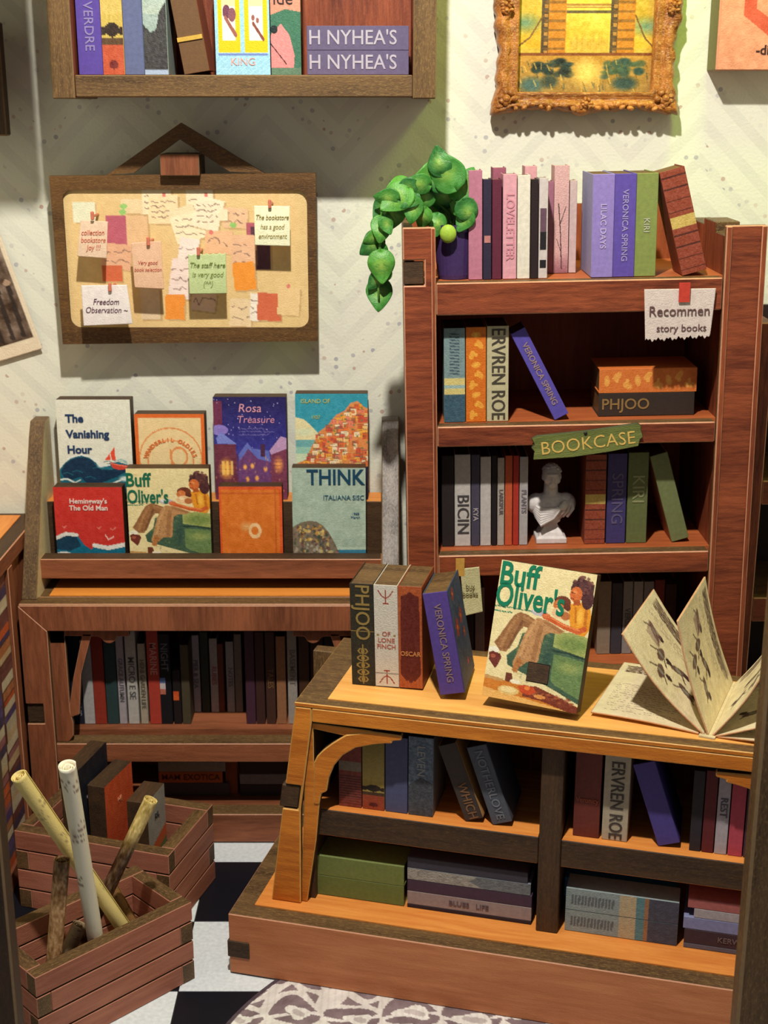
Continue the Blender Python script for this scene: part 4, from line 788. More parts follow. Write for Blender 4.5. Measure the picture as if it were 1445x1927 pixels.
vine([(850, 432), (845, 400), (810, 370), (775, 362), (745, 375), (728, 395), (722, 430), (714, 470), (718, 510), (712, 545), (713, 570)], [.11, .10, .08, .06, .05, .045, .045, .045, .045, .045, .045]).build('stem', plain((84, 130, 54)), plant, smooth=True)
vine([(850, 432), (860, 385), (850, 340), (836, 305)], [.11, .11, .10, .08]).build('stem', plain((84, 130, 54)), plant, smooth=True)
vine([(860, 432), (790, 405), (765, 412)], [.11, .06, .05]).build('stem', plain((84, 130, 54)), plant, smooth=True)
Pb = PI_ @ (CASE.M @ C(843, 440, .04)); MB().ball(tuple(Pb), (.022, .014, .024), 8).build('bud', plain((150, 180, 60)), plant, smooth=True)
# --- signs
P = [CASE.fy(a, b, -.012) for a, b in ((1213, 545), (1348, 543), (1336, 633), (1214, 641))]
c = Cv(80, 60, (206, 190, 182)); c.noise(12, 16, 3)
nt = thing('paper_note', 'torn white paper note taped below the bookcase top by red tape', 'note', CASE.M @ T(P[0].x, -.012, P[0].z)); o0 = P[0]
def fn(U, V):
    X = (P[0].x*(1-U)+P[1].x*U)*(1-V)+(P[3].x*(1-U)+P[2].x*U)*V; Z = (P[0].z*(1-U)+P[1].z*U)*(1-V)+(P[3].z*(1-U)+P[2].z*U)*V
    Z = Z+V**8*.006*np.sin(U*70)*np.cos(U*31); return X-o0.x, -.004*np.sin(V*PI*.5)+.006, Z-o0.z
sheet('paper', c, fn, nt, thick=.0025)
pw = P[1].x-P[0].x
text('Recommen', .038, ink((100, 70, 70)), nt, T(.012, -.0002, -.058), ax='LEFT', fit=pw*.84)
text('story books', .027, ink((100, 70, 70)), nt, T(pw*.47+.012, -.0006, -.102))
q0 = CASE.fy(1278, 532, -.012); q1 = CASE.fy(1297, 568, -.012)
MB().box(q0.x-o0.x, q1.x-o0.x, -.004, 0, q1.z-o0.z, q0.z-o0.z).build('tape', plain((188, 60, 46)), nt)
A = CASE.fy(1105, 831, -.006)
sg = thing('name_sign', 'green wooden BOOKCASE sign nailed to the second shelf rail', 'sign', CASE.M @ T(A.x, -.006, A.z) @ RY(-math.radians(6.2)))
hw, hz = .148, .036
Pl = [(-hw, -hz+.006), (-hw*.3, -hz), (hw*.35, -hz+.002), (hw*.9, -hz+.008), (hw*.94, -.01), (hw, -.004), (hw*.97, .018), (hw*.98, hz-.008), (hw*.92, hz), (0, hz-.003), (-hw*.9, hz), (-hw, hz-.006), (-hw*.96, .012), (-hw*1.02, .004), (-hw*.97, -.008)]
MB().prism(Pl, -.010, 0, 'xz', 0, 1).build('board', [wood('green_board', (84, 92, 44), (118, 126, 66), 'x', 10, .6, .8), plain((60, 62, 34))], sg, bevel=.002)
text('BOOKCASE', .050, ink((214, 176, 96)), sg, T(0, -.0108, -.003), off=-.0003, sx=.98)
MB().ball((-.004, -.011, .026), (.005, .003, .005), 6).build('nail', plain((30, 30, 30), .4, 0), sg)
# --- shelf 2
g = 'books on the bookcase second shelf'; wh = 'on the bookcase second shelf'; z0 = SZ[1]
def sp_blue():
    c = Cv(26, 110, (120, 142, 142)); c.rect(0, .53, 1, .70, (206, 190, 120)); c.rect(0, .70, 1, 1, (60, 88, 104)); c.rect(0, .60, 1, .64, (150, 176, 170)); c.noise(16, 10, 4)
    for k in range(14): c.line([(.3, .06+k*.032), (.72, .07+k*.032)], .06, (54, 70, 84), .8)
    return c
row(CASE, [('pale blue-green book with small print', 836, 876, 618, 791, (120, 142, 142), dict(prints=sp_blue())), ('orange book with yellow ornament', 877, 915, 616, 791, (204, 106, 28), dict(prints=sp_vine((206, 108, 30), (236, 176, 70))())),
 ('cream book with huge dark lettering', 916, 957, 614, 791, (186, 176, 140), dict(lettering='ERVREN ROE', lcol=(40, 34, 30), lsize=.052, lpos=.5)),
 ('leaning purple book with gold lettering', 1044, 1077, 630, 781, (86, 74, 160), dict(top=961, lettering='VERONICA SPRING', lcol=(170, 140, 120), lsize=.022, d=.12))], .055, z0, .17, g, wh, page='dark')
a = C(1126, 770, .09).x; b = C(1306, 770, .09).x
stack(CASE, [('black book with gold title', a, b, C(1200, 737, .09).z-z0-.004, (52, 42, 36), dict(lettering='PHJOO', lcol=(160, 124, 70), lpos=.72, lsize=.042, prints=None)), ('orange book with yellow ornament', a, b+.004, .066, (206, 110, 48), dict(prints=sp_vine((206, 112, 50), (232, 170, 80))()))], .09, z0, .17, g, 'the lying pair on the bookcase second shelf')
# --- shelf 3
g = 'books on the bookcase third shelf'; wh = 'on the bookcase third shelf'; z0 = SZ[2]
row(CASE, [('black book', 832, 855, 858, 1022, (40, 32, 32), {}), ('white book with bold BICIN title', 856, 886, 856, 1021, (190, 184, 178), dict(lettering='BICIN', lcol=(40, 36, 40), lsize=.046, lpos=.35)), ('dark book with white marks', 887, 903, 856, 1020, (70, 66, 84), dict(lettering='KYA', lcol=(190, 180, 180), lpos=.35)),
 ('white book', 904, 924, 860, 1019, (186, 180, 176), {}), ('thin black book', 925, 935, 858, 1018, (30, 24, 26), {}), ('cream book with small lettering', 936, 949, 862, 1018, (170, 160, 150), dict(lettering='LARKSPUR', lcol=(90, 80, 80))), ('orange book', 950, 964, 858, 1016, (190, 84, 50), {}), ('red book', 965, 976, 858, 1015, (170, 50, 38), {}),
 ('light grey book with lettering', 977, 993, 860, 1014, (170, 164, 164), dict(lettering='PLANTS', lcol=(110, 100, 110))),
 ('brick red book with cream band', 1099, 1138, 856, 1024, (120, 60, 42), dict(prints=sp_brick())), ('dark purple book', 1140, 1176, 854, 1023, (62, 54, 104), dict(lettering='SPRING', lcol=(100, 90, 120))), ('olive green book', 1178, 1216, 852, 1022, (96, 104, 62), dict(lettering='KIRI', lcol=(150, 150, 110), lpos=.6)),
 ('leaning sage green book', 1264, 1299, 860, 1016, (110, 118, 76), dict(top=1223, side=(170, 110, 80)))], .085, z0, .15, g, wh, page='dark')
MBx = C(871, 885, .084)
# bust
Pb = C(1037, 1022, .10); bs = thing('portrait_bust', 'white plaster portrait bust with draped toga on the third bookcase shelf', 'bust', CASE.M @ T(Pb.x, .135, z0+.001))
plaster = plain((206, 198, 196), .6, .15)
MB().lathe([(.060, 0), (.060, .014), (.050, .018), (.044, .028), (.030, .040), (.026, .052), (.034, .060), (.036, .066)], 4, M=RZ(PI/4)).build('pedestal', plaster, bs, bevel=.001)
def bust():
    m = MB(); m.ball((0, 0, .098), (.058, .034, .042), 12); m.ball((-.040, 0, .106), (.028, .028, .030), 10); m.ball((.042, 0, .106), (.030, .028, .030), 10); m.ball((0, -.004, .078), (.036, .028, .030), 10)
    m.lathe([(.030, .055), (.022, .075), (.030, .09)], 16); m.tube([(0, 0, .118), (.001, -.002, .168)], [.022, .019], 12)
    H = (.002, -.006, .186); m.ball(H, (.0235, .028, .031), 12); m.ball((H[0], H[1]+.008, H[2]+.006), (.026, .027, .028), 12); m.ball((H[0], H[1]-.018, H[2]-.022), (.013, .012, .012), 8)
    m.ball((H[0], H[1]-.029, H[2]-.004), (.0045, .008, .010), 8); m.ball((H[0], H[1]-.024, H[2]+.010), (.018, .008, .005), 8); m.ball((H[0], H[1]-.026, H[2]-.016), (.009, .005, .003), 8)
    for s_ in (-1, 1): m.ball((H[0]+s_*.024, H[1]+.002, H[2]-.002), (.004, .007, .010), 8); m.ball((H[0]+s_*.015, H[1]-.016, H[2]-.008), (.008, .008, .010), 8)
    return m
bo = bust().build('figure', plaster, bs, smooth=True); md = bo.modifiers.new('r', 'REMESH'); md.mode = 'VOXEL'; md.voxel_size = .0022; md.use_smooth_shade = True; sm = bo.modifiers.new('s', 'SMOOTH'); sm.iterations = 2
hr = MB(); rh = random.Random(2)
for k in range(60):
    a = rh.uniform(0, 2*PI); e = rh.uniform(.15, 1.35); x = math.cos(a)*math.cos(e); y = math.sin(a)*math.cos(e)
    if y < -.45 and e < .75: continue
    hr.ball((.002+x*.025, .001+y*.028, .190+math.sin(e)*.028), (.0055, .005, .0045), 5)
hr.build('hair_curls', plaster, bs, smooth=True)
dr = MB()
for k in range(7):
    t = k/6; dr.tube([(-.056+.012*t, -.010-.012*t, .112-.010*k*.6), (-.030, -.036-.002*k, .098-.007*k), (.004, -.040, .094-.004*k+.004), (.036, -.034, .110+.003*k-.01), (.058-.003*k, -.012, .128-.002*k)], [.004, .006, .006, .006, .004], 8)
for k in range(5): dr.tube([(.062-.011*k, -.012-.006*k, .120-.004*k), (.060-.014*k, -.024-.003*k, .096-.004*k), (.044-.012*k, -.026, .072+.001*k)], [.005, .006, .004], 8)
dr.build('toga_folds', plaster, bs, smooth=True)
# --- shelf 4
g = 'books on the bookcase fourth shelf'; wh = 'on the bookcase fourth shelf'; z0 = SZ[3]
row(CASE, [('black book', 876, 892, 1110, 1252, (40, 36, 40), {}), ('grey book', 894, 912, 1106, 1252, (120, 114, 116), {}), ('cream book with small label', 1122, 1147, 1095, 1250, (140, 124, 106), {}), ('black and grey book', 1148, 1168, 1098, 1248, (62, 58, 66), {}), ('grey book with thin lettering', 1169, 1187, 1095, 1247, (140, 134, 132), dict(lettering='VERSE', lcol=(80, 76, 80))),
 ('light grey book', 1188, 1206, 1095, 1246, (150, 142, 140), {}), ('silver grey book', 1207, 1226, 1095, 1245, (130, 124, 122), {}), ('dark red book', 1227, 1246, 1092, 1244, (110, 40, 34), {}), ('black-red book', 1247, 1268, 1100, 1243, (48, 26, 26), {})], .12, z0, .15, g, wh, page='dark')
# small hanging cloth-like note left of the Buff book
P = [CASE.fy(a, b, -.012) for a, b in ((866, 1072), (902, 1068), (908, 1150), (874, 1158))]; o0 = P[0]
c = Cv(30, 50, (190, 184, 140)); c.noise(14, 12, 3)
n2 = thing('paper_note', 'small cream curling note taped on the third shelf rail behind the purple book', 'note', CASE.M @ T(P[0].x, -.012, P[0].z))
sheet('paper', c, lambda U, V: ((P[0].x*(1-U)+P[1].x*U)*(1-V)+(P[3].x*(1-U)+P[2].x*U)*V-o0.x, .006-.010*V**2, (P[0].z*(1-U)+P[1].z*U)*(1-V)+(P[3].z*(1-U)+P[2].z*U)*V-o0.z), n2, thick=.003)
MB().box(-.012, .012, .004, .0075, -.02, .03).build('tape', plain((196, 150, 70)), n2)
text('buy\nbooks', .022, ink((90, 84, 50)), n2, T(.027, -.0028, -.060), sx=.8)

# ================================================================ SECOND BOOKCASE far right, mostly cut off
X0 = W.fy(1402, 1200, 3.72).x
b2 = thing('bookcase', 'dark bookcase at the right edge, mostly hidden behind the tall one', 'bookcase', T(1.05, 3.72, 0))
MB().box(-.02, .02, 0, .36, 0, 1.62).build('side_panel', red('z'), b2, bevel=.003, worn=WORN)
MB().box(.56, .60, 0, .36, 0, 1.62).build('side_panel', red('z'), b2, bevel=.003, worn=WORN)
MB().box(.021, .559, .34, .36, 0, 1.62).build('back_panel', plain((40, 26, 26)), b2)
for py in (700, 950, 1170, 1400):
    z = W.fy(1435, py-45, 3.72).z; zb_ = W.fy(1435, py, 3.72).z
    MB().box(.021, .559, 0, .335, zb_, z, (0, 1, 0)).build('shelf_board', [mdf('x'), red('x')], b2, bevel=.003, worn=WORN)

# ================================================================ DESK (rotated display table, right foreground)
DT = .76; DL = 1.575; PY = .085
desk = thing('display_table', 'golden wooden display table with arched frame on a wide plinth', 'table', DESK.M)
D = DESK.fy
MB().box(0, DL, 0, .53, 0.0042, .18, (0, 0, 1)).build('plinth', [wood('plinth_wood', (172, 100, 62), (206, 134, 88), 'x', 5, .5), mdf('x')], desk, bevel=.0025, worn=WORN)
MB().box(.055, DL-.03, .052, .50, .1805, .184).build('plinth_inlay', org('x'), desk)
a, b = D(428, 1770, 0), D(470, 1805, 0)
MB().box(-.004, b.x, -.003, .05, b.z, a.z+.003).build('joint_tab', mdf_dark('x'), desk, bevel=.002)
z1 = .1845
# leg with slanted side, notch and tab; apron; table top
pL = [D(*p, PY) for p in ((555, 1320), (536, 1475), (528, 1520), (511, 1700), (566, 1705), (573, 1520), (584, 1360))]
lx_top = pL[0].x; za = D(584, 1359, PY).z
xo_b = pL[3].x; xi = pL[6].x+.003; xib = pL[4].x
def sl(z): return xo_b+(lx_top-xo_b)*(z-z1)/(DT-z1)
zn0, zn1 = D(550, 1523, PY).z, D(550, 1477, PY).z
def frame_front(mir):
    f = (lambda x: x) if not mir else (lambda x: DL+.06-x)
    leg = [(sl(z1), z1), (xib, z1), (xib+.004, zn0), (xi, za), (xi, DT-.012), (sl(DT), DT-.012), (sl(zn1), zn1), (sl(zn1)+.042, zn1), (sl(zn0)+.042, zn0), (sl(zn0), zn0)]
    leg = [(f(a), b) for a, b in leg]; leg = leg[::-1] if mir else leg
    MB().prism(leg, PY, PY+.02, 'xz', 0, 1).build('leg', [gold_oak('x'), mdf('z')], desk, bevel=.003, worn=WORN_G)
    t = [(sl(zn0)-.01, zn0+.002), (sl(zn0)+.040, zn0+.002), (sl(zn1)+.040, zn1-.003), (sl(zn1)-.01, zn1-.003)]; t = [(f(a), b) for a, b in t]; t = t[::-1] if mir else t
    MB().prism(t, PY+.004, PY+.05, 'xz', 0, 0).build('joint_tab', [mdf_dark('x')], desk, bevel=.003)
    # inner strip, edge under the apron, and arched fret bracket, set back
    yb = PY+.012
    def pp(pts): Q = [D(a, b, yb) for a, b in pts]; Q = [(f(q_.x), q_.z) for q_ in Q]; return Q[::-1] if mir else Q
    st = pp([(566, 1697), (578, 1700), (595, 1581), (601, 1513), (590.6, 1436), (589.5, 1372), (652, 1386), (700, 1393), (700, 1376), (584, 1360), (574, 1440)])
    st = [(a, max(b, z1)) for a, b in st]
    MB().prism(st, yb, yb+.020, 'xz', 0, 1).build('inner_strip', [gold_oak('x'), mdf_dark('z')], desk, bevel=.002, worn=WORN_G)
    ar = pp([(591, 1434), (590, 1512), (601, 1513), (605, 1493), (615, 1489), (619, 1464), (629, 1440), (645, 1421), (669, 1407), (701, 1401), (723, 1399), (738, 1399), (738, 1394), (756, 1393), (756, 1384), (700, 1376), (652, 1382), (641, 1388), (625, 1398), (609, 1410), (597, 1422)])
    MB().prism(ar, yb-.003, yb+.019, 'xz', 0, 1).build('arch_bracket', [gold_oak('x'), mdf_dark('z')], desk, bevel=.003, worn=WORN_G)
    x0_, x1_ = sorted((f(sl(z1)+.006), f(xib+.03)))
    MB().box(x0_, x1_, .46, .50, z1, DT-.018).build('leg', [mdf('z')], desk, bevel=.002)
    x0_, x1_ = sorted((f(xib+.004), f(xib+.030)))
    MB().box(x0_, x1_, PY+.034, .459, z1, DT-.018).build('side_panel', [mdf_dark('z')], desk)
frame_front(False); frame_front(True)
TX1 = DL+.06-lx_top
MB().prism([(xi+.0005, za), (DL+.06-xi-.0005, za), (DL+.06-xi-.0005, DT-.012), (xi+.0005, DT-.012)], PY, PY+.02, 'xz', 0, 1).build('apron', [gold_oak('x'), mdf('x')], desk, bevel=.003, worn=WORN_G)
MB().box(lx_top-.002, TX1+.002, PY, .53, DT-.0115, DT, (1, 0, 1)).build('tabletop', [gold_oak('x'), mdf('x')], desk, bevel=.002, worn=WORN_G)
MB().box(lx_top+.075, TX1-.06, PY+.035, .485, DT, DT+.0025).build('tabletop_inlay', wood('inlay', (226, 156, 76), (246, 188, 104), 'x', 6, .45), desk)
TZ = DT+.003
# shelf, divider, back
yS = PY+.035; zs1 = D(800, 1548, yS).z; zs0 = D(800, 1597, yS).z
xd0, xd1 = D(1013, 1550, PY+.012).x, D(1055, 1550, PY+.012).x
xL, xR = xib+.031, DL+.06-xib-.031
for a, b in ((xL, xd0-.001), (xd1+.001, xR)):
    MB().box(a, b, yS, .47, zs0, zs1, (0, 0, 1)).build('shelf_board', [mdf_dark('x'), org('x')], desk, bevel=.002)
MB().box(xd0, xd1, PY+.033, .47, z1, DT-.018, (0, 0, 0)).build('divider', [mdf_dark('z')], desk, bevel=.002)
MB().box(xib+.031, DL+.06-xib-.031, .471, .48, z1, DT-.018).build('back_panel', [red('z')], desk)
# --- books on the table's shelf
g = 'books on the display table shelf'; wh = 'on the display table shelf'
def dark_print(col, col2, seed):
    c = Cv(26, 110, col); c.noise(30, 8, seed); c.poly([(0, .62), (.5, .5), (1, .58), (1, 1), (0, 1)], col2, .6); return c.noise(22, 18, seed+1)
def sp_redbrick():
    c = Cv(26, 110, (128, 58, 48)); c.rect(0, .35, 1, .48, (126, 110, 90))
    for k in range(12): c.rect(0, .55+k*.036, 1, .562+k*.036, (80, 40, 36))
    return c.noise(16, 12, 2)
row(DESK, [
 ('brown red book with a grey label', 638, 681, 1388, 1519, (120, 62, 50), dict(prints=sp_redbrick())), ('dusky landscape book with a tree', 682, 724, 1388, 1525, (120, 100, 70), dict(prints=(lambda c: (setattr(c, 'a', c.a*.8), c)[1])(sp_land()))), ('slate blue book', 725, 767, 1388, 1531, (76, 80, 112), {}),
 ('grey woodland book with pale title', 768, 815, 1388, 1537, (100, 104, 110), dict(prints=dark_print((90, 104, 120), (50, 46, 46), 4), lettering='LEVEN', lcol=(150, 150, 150), lsize=.03, lpos=.7)),
 ('leaning black book with a bird', 876, 914, 1405, 1541, (62, 52, 48), dict(top=824, lettering='WHICH', lcol=(140, 96, 60), lsize=.034, lpos=.25, side=(190, 140, 80))), ('leaning slate grey book', 927, 968, 1408, 1547, (78, 82, 92), dict(top=878, lettering='NOTHERLOVE', lcol=(120, 122, 130), lsize=.03))], yS+.03, zs1, .16, g, wh, page='dark')
row(DESK, [
 ('dark brown ornate book', 1077, 1127, 1400, 1578, (106, 46, 36), dict(lettering='Veronicy', lcol=(170, 80, 50), lup=True, lsize=.02, lpos=.4)), ('cream book with large black lettering', 1131, 1180, 1400, 1584, (176, 162, 138), dict(lettering='ERVREN ROE', lcol=(44, 36, 36), lsize=.046, lpos=.42)),
 ('leaning violet blue book', 1238, 1284, 1440, 1595, (74, 62, 130), dict(top=1191)), ('black book', 1296, 1318, 1450, 1600, (44, 38, 44), {}), ('dark red book', 1319, 1342, 1450, 1603, (96, 34, 38), {}),
 ('white grey book', 1343, 1367, 1460, 1607, (170, 160, 166), dict(lettering='REST', lcol=(70, 60, 66), lpos=.6)), ('pink and grey book', 1368, 1396, 1465, 1612, (180, 70, 86), {}), ('plum book', 1397, 1420, 1465, 1615, (74, 44, 60), {})], yS+.03, zs1, .16, g, wh, n0=6, page='dark')
# --- books on the plinth
g = 'books lying on the display table plinth'
yP = yS+.02
def dstack(items, pa, pb, pbase, ptop, y, d, where):
    a = D(pa, pbase, y).x; b = D(pb, pbase, y).x; H = D((pa+pb)/2, ptop, y).z-z1; n = sum(i[1] for i in items)
    stack(DESK, [(i[0], a+i[4], b+i[5], H*i[1]/n-.0007, i[2], i[3]) for i in items], y, z1, d, g, where)
dstack([('olive green book', 1, (104, 116, 60), {}, 0, 0), ('olive green book', 1, (112, 124, 66), {}, 0, 0)], 592, 760, 1700, 1620, yP, .1, 'the green pair on the plinth')
dstack([('dark green book', 1, (40, 84, 64), {}, .03, 0), ('salmon pink book', .8, (176, 92, 86), {}, -.02, -.06)], 600, 757, 1680, 1602, yP+.11, .12, 'the pair behind the green books')
dstack([('black thin book', .3, (44, 34, 44), {}, 0, 0), ('grey speckled book', 1.15, (150, 134, 132), dict(lettering='BLUES   LIFE', lcol=(90, 70, 76), lsize=.02), 0, .0), ('dark plum book', 1, (70, 52, 70), {}, 0, 0), ('blue grey landscape book', 1, (112, 116, 126), dict(prints=(lambda c: c)(dark_print((150, 146, 138), (80, 90, 100), 9))), 0, -.004), ('black and navy book', .9, (60, 58, 70), {}, 0, -.012)], 766, 1000, 1715, 1628, yP, .17, 'the grey stack on the plinth')
def sp_slip():
    c = Cv(28, 110, (136, 150, 150)); c.rect(0, .74, 1, 1, (70, 72, 86)); c.rect(0, .70, 1, .74, (150, 110, 80)); c.rect(0, .63, 1, .70, (90, 130, 136)); c.rect(0, .48, 1, .63, (178, 162, 130)); c.noise(12, 10, 3)
    for k in range(13): c.line([(.3, .06+k*.03), (.68, .065+k*.03)], .08, (84, 90, 94), .8)
    return c
dstack([('pale blue grey boxed book', 1, (136, 150, 150), dict(prints=sp_slip()), 0, 0), ('pale blue grey boxed book', 1, (136, 150, 150), dict(prints=sp_slip()), 0, 0)], 1062, 1275, 1748, 1684, yP, .07, 'the blue-grey pair on the plinth')
dstack([('navy book', 1, (40, 60, 90), {}, 0, 0), ('bright blue book with red mark', 1.15, (36, 104, 156), {}, -.004, 0)], 1062, 1270, 1730, 1664, yP+.075, .14, 'the blue pair behind them')
dstack([('thin grey book', .35, (96, 92, 104), {}, 0, 0), ('dark plum book with small lettering', 1.1, (62, 46, 54), dict(lettering='KERWINS', lcol=(120, 100, 96), lsize=.02), 0, 0), ('lavender blue book', .9, (128, 132, 172), {}, -.004, .0), ('grey white book', .7, (164, 156, 160), {}, .02, .0), ('salmon book', .7, (166, 96, 92), {}, .004, 0)], 1284, 1480, 1800, 1702, yP, .16, 'the right stack on the plinth')
# --- on the table top
g = 'books standing on the display table'
def place(x, y, yaw, pitch, roll, w_, h, d, zlow):
    M = RZ(yaw) @ RX(pitch) @ RY(roll); mn = min((M @ Vector((i*w_, j*d, k*h))).z for i in (0, 1) for j in (0, 1) for k in (0, 1))
    return T(x, y, zlow-mn) @ M
Mb = place(-.082, 3.238, -.2186, 0, -.02, .186, .275, .17, TZ+.0005)
def sp_ph():
    c = Cv(40, 150, (48, 44, 34)); g_ = (150, 124, 66)
    for k in range(5): c.ell(.5, .66+k*.07, .28-.03*abs(k-2), .03, g_, ring=.3); c.ell(.5, .66+k*.07, .08, .02, g_)
    c.line([(.5, .6), (.5, .98)], .04, g_); c.rect(0, .46, 1, .468, g_); return c.noise(12, 14, 2)
def sp_white():
    c = Cv(40, 150, (206, 198, 184)); r = (150, 60, 46)
    for sy, f in ((.10, 1), (.92, -1)): c.line([(.2, sy-.04*f), (.35, sy+.01*f), (.5, sy+.03*f), (.65, sy+.01*f), (.8, sy-.04*f)], .05, r); c.line([(.5, sy-.05*f), (.5, sy+.08*f)], .05, r); c.line([(.4, sy+.08*f), (.6, sy+.08*f)], .05, r)
    c.rect(0, .86, 1, .87, (150, 140, 130)); c.ell(.15, .49, .06, .01, (150, 130, 70)); c.ell(.85, .49, .06, .01, (150, 130, 70)); return c.noise(10, 14, 5)
def sp_brownred():
    c = Cv(40, 150, (170, 84, 44)); c.poly([(.12, .10), (.35, .08), (.5, .05), (.65, .08), (.88, .10), (.92, .86), (.8, .90), (.66, .93), (.5, .90), (.34, .93), (.2, .90), (.08, .86)], (96, 34, 26)); c.ell(.5, .91, .1, .04, (104, 38, 28)); return c.noise(18, 14, 8)
for k, (lab, col, pr, let, lc, up) in enumerate((('black book with gold scrollwork, left of the trio on the table', (48, 44, 34), sp_ph(), 'PHJOO', (170, 140, 74), False), ('white book with red emblems, middle of the trio on the table', (206, 198, 184), sp_white(), 'OF\nLONE\nFINCH', (166, 84, 66), True), ('brown-red book with a dark panel, right of the trio on the table', (150, 74, 42), sp_brownred(), 'OSCAR', (206, 140, 80), True))):
    t = .186/3; spine_book(Mb @ T(k*t, 0, 0), t-.0006, .275, .17, col, lab, g, prints=pr, lettering=let, lcol=lc, lup=up, lsize=.052 if k == 0 else .017, lpos=.72 if k == 0 else (.46 if k == 1 else .34))
Mp = place(.141, 3.142, -.1845, -.06, -.19, .062, .266, .20, TZ+.0005)
pbk = spine_book(Mp, .062, .266, .20, (82, 62, 134), 'purple book with red flowers on its side, leaning beside the trio', g, side=(66, 84, 110), lettering='VERONICA SPRING', lcol=(150, 120, 110), lsize=.024)
c = Cv(70, 110, (66, 80, 104)); c.noise(20, 12, 3)
for x, y, s_ in ((.28, .42, .17), (.62, .38, .15), (.7, .56, .10), (.3, .1, .12), (.62, .84, .07)):
    for k in range(6): a = k*PI/3+.4; c.ell(x+s_*.45*math.cos(a), y+s_*.3*math.sin(a), s_*.45, s_*.13, (168, 66, 50) if y < .8 else (190, 60, 80), rot=a)
    c.ell(x, y, s_*.2, s_*.13, (206, 140, 70))
for k in range(50): c.ell(R_.random(), R_.random(), .014, .010, [(120, 110, 90), (140, 90, 70), (50, 60, 80)][k % 3])
sheet('side_print', c, lambda U, V: (.0628+0*U, .20*U, .266*(1-V)), pbk)
Mf = place(.2413, 3.10, -.3618, -.3153, .0406, .2394, .339, .07, TZ+.0005)
def buff_extra(r, w_, h):
    letter(("Buff", .080, (10, 118, 84), .0, .10, dict(ax='LEFT', off=.0016, sx=.80)), ("Oliver's", .082, (10, 118, 84), -.01, .255, dict(ax='LEFT', off=.0016, sx=.68)))(r, w_, h)
    MB().box(w_*.44, w_*.66, -.0025, .004, h*.17, h*.30).build('joint_slot', mdf_dark('x'), r)
    MB().box(w_*.435, w_*.665, -.0012, .003, h*.165, h*.306).build('slot_edge', plain((20, 14, 12)), r)
front_book(Mf, .2394, .339, .05, cover_buff(), 'large cream book with a reader on a green sofa, leaning on the display table', g, mdf_dark('z'), buff_extra)
# open fold-out book
S0 = DESK.fz(1332, 1386, TZ); S1 = DESK.fz(1378, 1286, TZ); ob = thing('open_book', 'open fold-out book with fanned sketch pages on the display table', 'book', DESK.M @ T(S0.x, S0.y, TZ))
sv = Vector((S1.x-S0.x, S1.y-S0.y, 0)); Lh = sv.length; sv.normalize(); nv = Vector((-sv.y, sv.x, 0))    # nv points left
def page_cv(kind, seed):
    c = Cv(90, 110, (222, 206, 166)); c.noise(14, 6, seed); k = (70, 48, 44)
    if kind == 'text': c.scribble(.08, .40, .9, .92, 14, .006, (120, 100, 90), seed, .7, .02)
    c.poly([(.10, .06), (.9, .05), (.9, .16), (.72, .20), (.4, .17), (.1, .19)], (150, 128, 104), .6); c.scribble(.08, .06, .92, .20, 5, .022, k, seed+3, .8, .03)
    if kind == 'sketch':
        c.scribble(.08, .24, .9, .34, 4, .006, (120, 100, 90), seed, .7, .02)
        for q_, (x, y) in enumerate(((.22, .46), (.38, .60), (.58, .54), (.72, .70), (.45, .78))):
            c.ell(x, y, .10, .035, (84, 56, 52), rot=.5+q_, al=.85); c.ell(x+.09, y-.03, .04, .028, (60, 40, 40)); c.line([(x-.05, y), (x-.12, y+.07)], .016, k); c.line([(x+.04, y), (x+.1, y+.07)], .016, k); c.ell(x, y, .04, .02, (150, 160, 140), al=.6)
        c.poly([(.12, .42), (.3, .40), (.34, .56), (.16, .58)], (130, 100, 96), .5); c.noise(16, 20, seed)
    c.put((c.U < .012) | (c.U > .988) | (c.V < .01) | (c.V > .99), (206, 140, 96), .7); return c.noise(10, 30, seed)
def leafp(name, phi, L_, shift, kind, seed, curl=.0, thick=.004, z0=.003, flip=False, lab=None):
    ph = math.radians(phi); dv = nv*math.cos(ph)+Vector((0, 0, 1))*math.sin(ph); up = -nv*math.sin(ph)+Vector((0, 0, 1))*math.cos(ph); c = page_cv(kind, seed)
    def fn(U, V):                                   # V 0 = far end, U 0 = outer edge
        r_ = (1-U)*L_; s_ = (1-V)*Lh; k = curl*np.sin(PI*(1-U))
        P = [shift[i]*nv[i] if 0 else 0 for i in range(3)]
        return tuple(nv[i]*shift+dv[i]*r_+sv[i]*s_+up[i]*k+(z0 if i == 2 else 0) for i in range(3))
    return sheet(name, c, fn, ob, thick=thick)
leafp('page', 1.5, .262, .022, 'text', 2, .004)
leafp('page', 47, .305, .010, 'sketch', 3, -.016)
leafp('page', 72, .29, .000, 'sketch', 7, -.008)
leafp('page', 118, .27, -.010, 'sketch', 9, .012)
leafp('page', 152, .27, -.016, 'sketch', 12, .010)
leafp('page', 178.5, .27, -.022, 'text', 14, -.004)
MB().box(-.020, .018, -.012, Lh+.0, .0004, .0045, M=Matrix(((-nv.x, sv.x, 0, 0), (-nv.y, sv.y, 0, 0), (0, 0, 1, 0), (0, 0, 0, 1)))).build('spine_strip', plain((206, 190, 150)), ob)

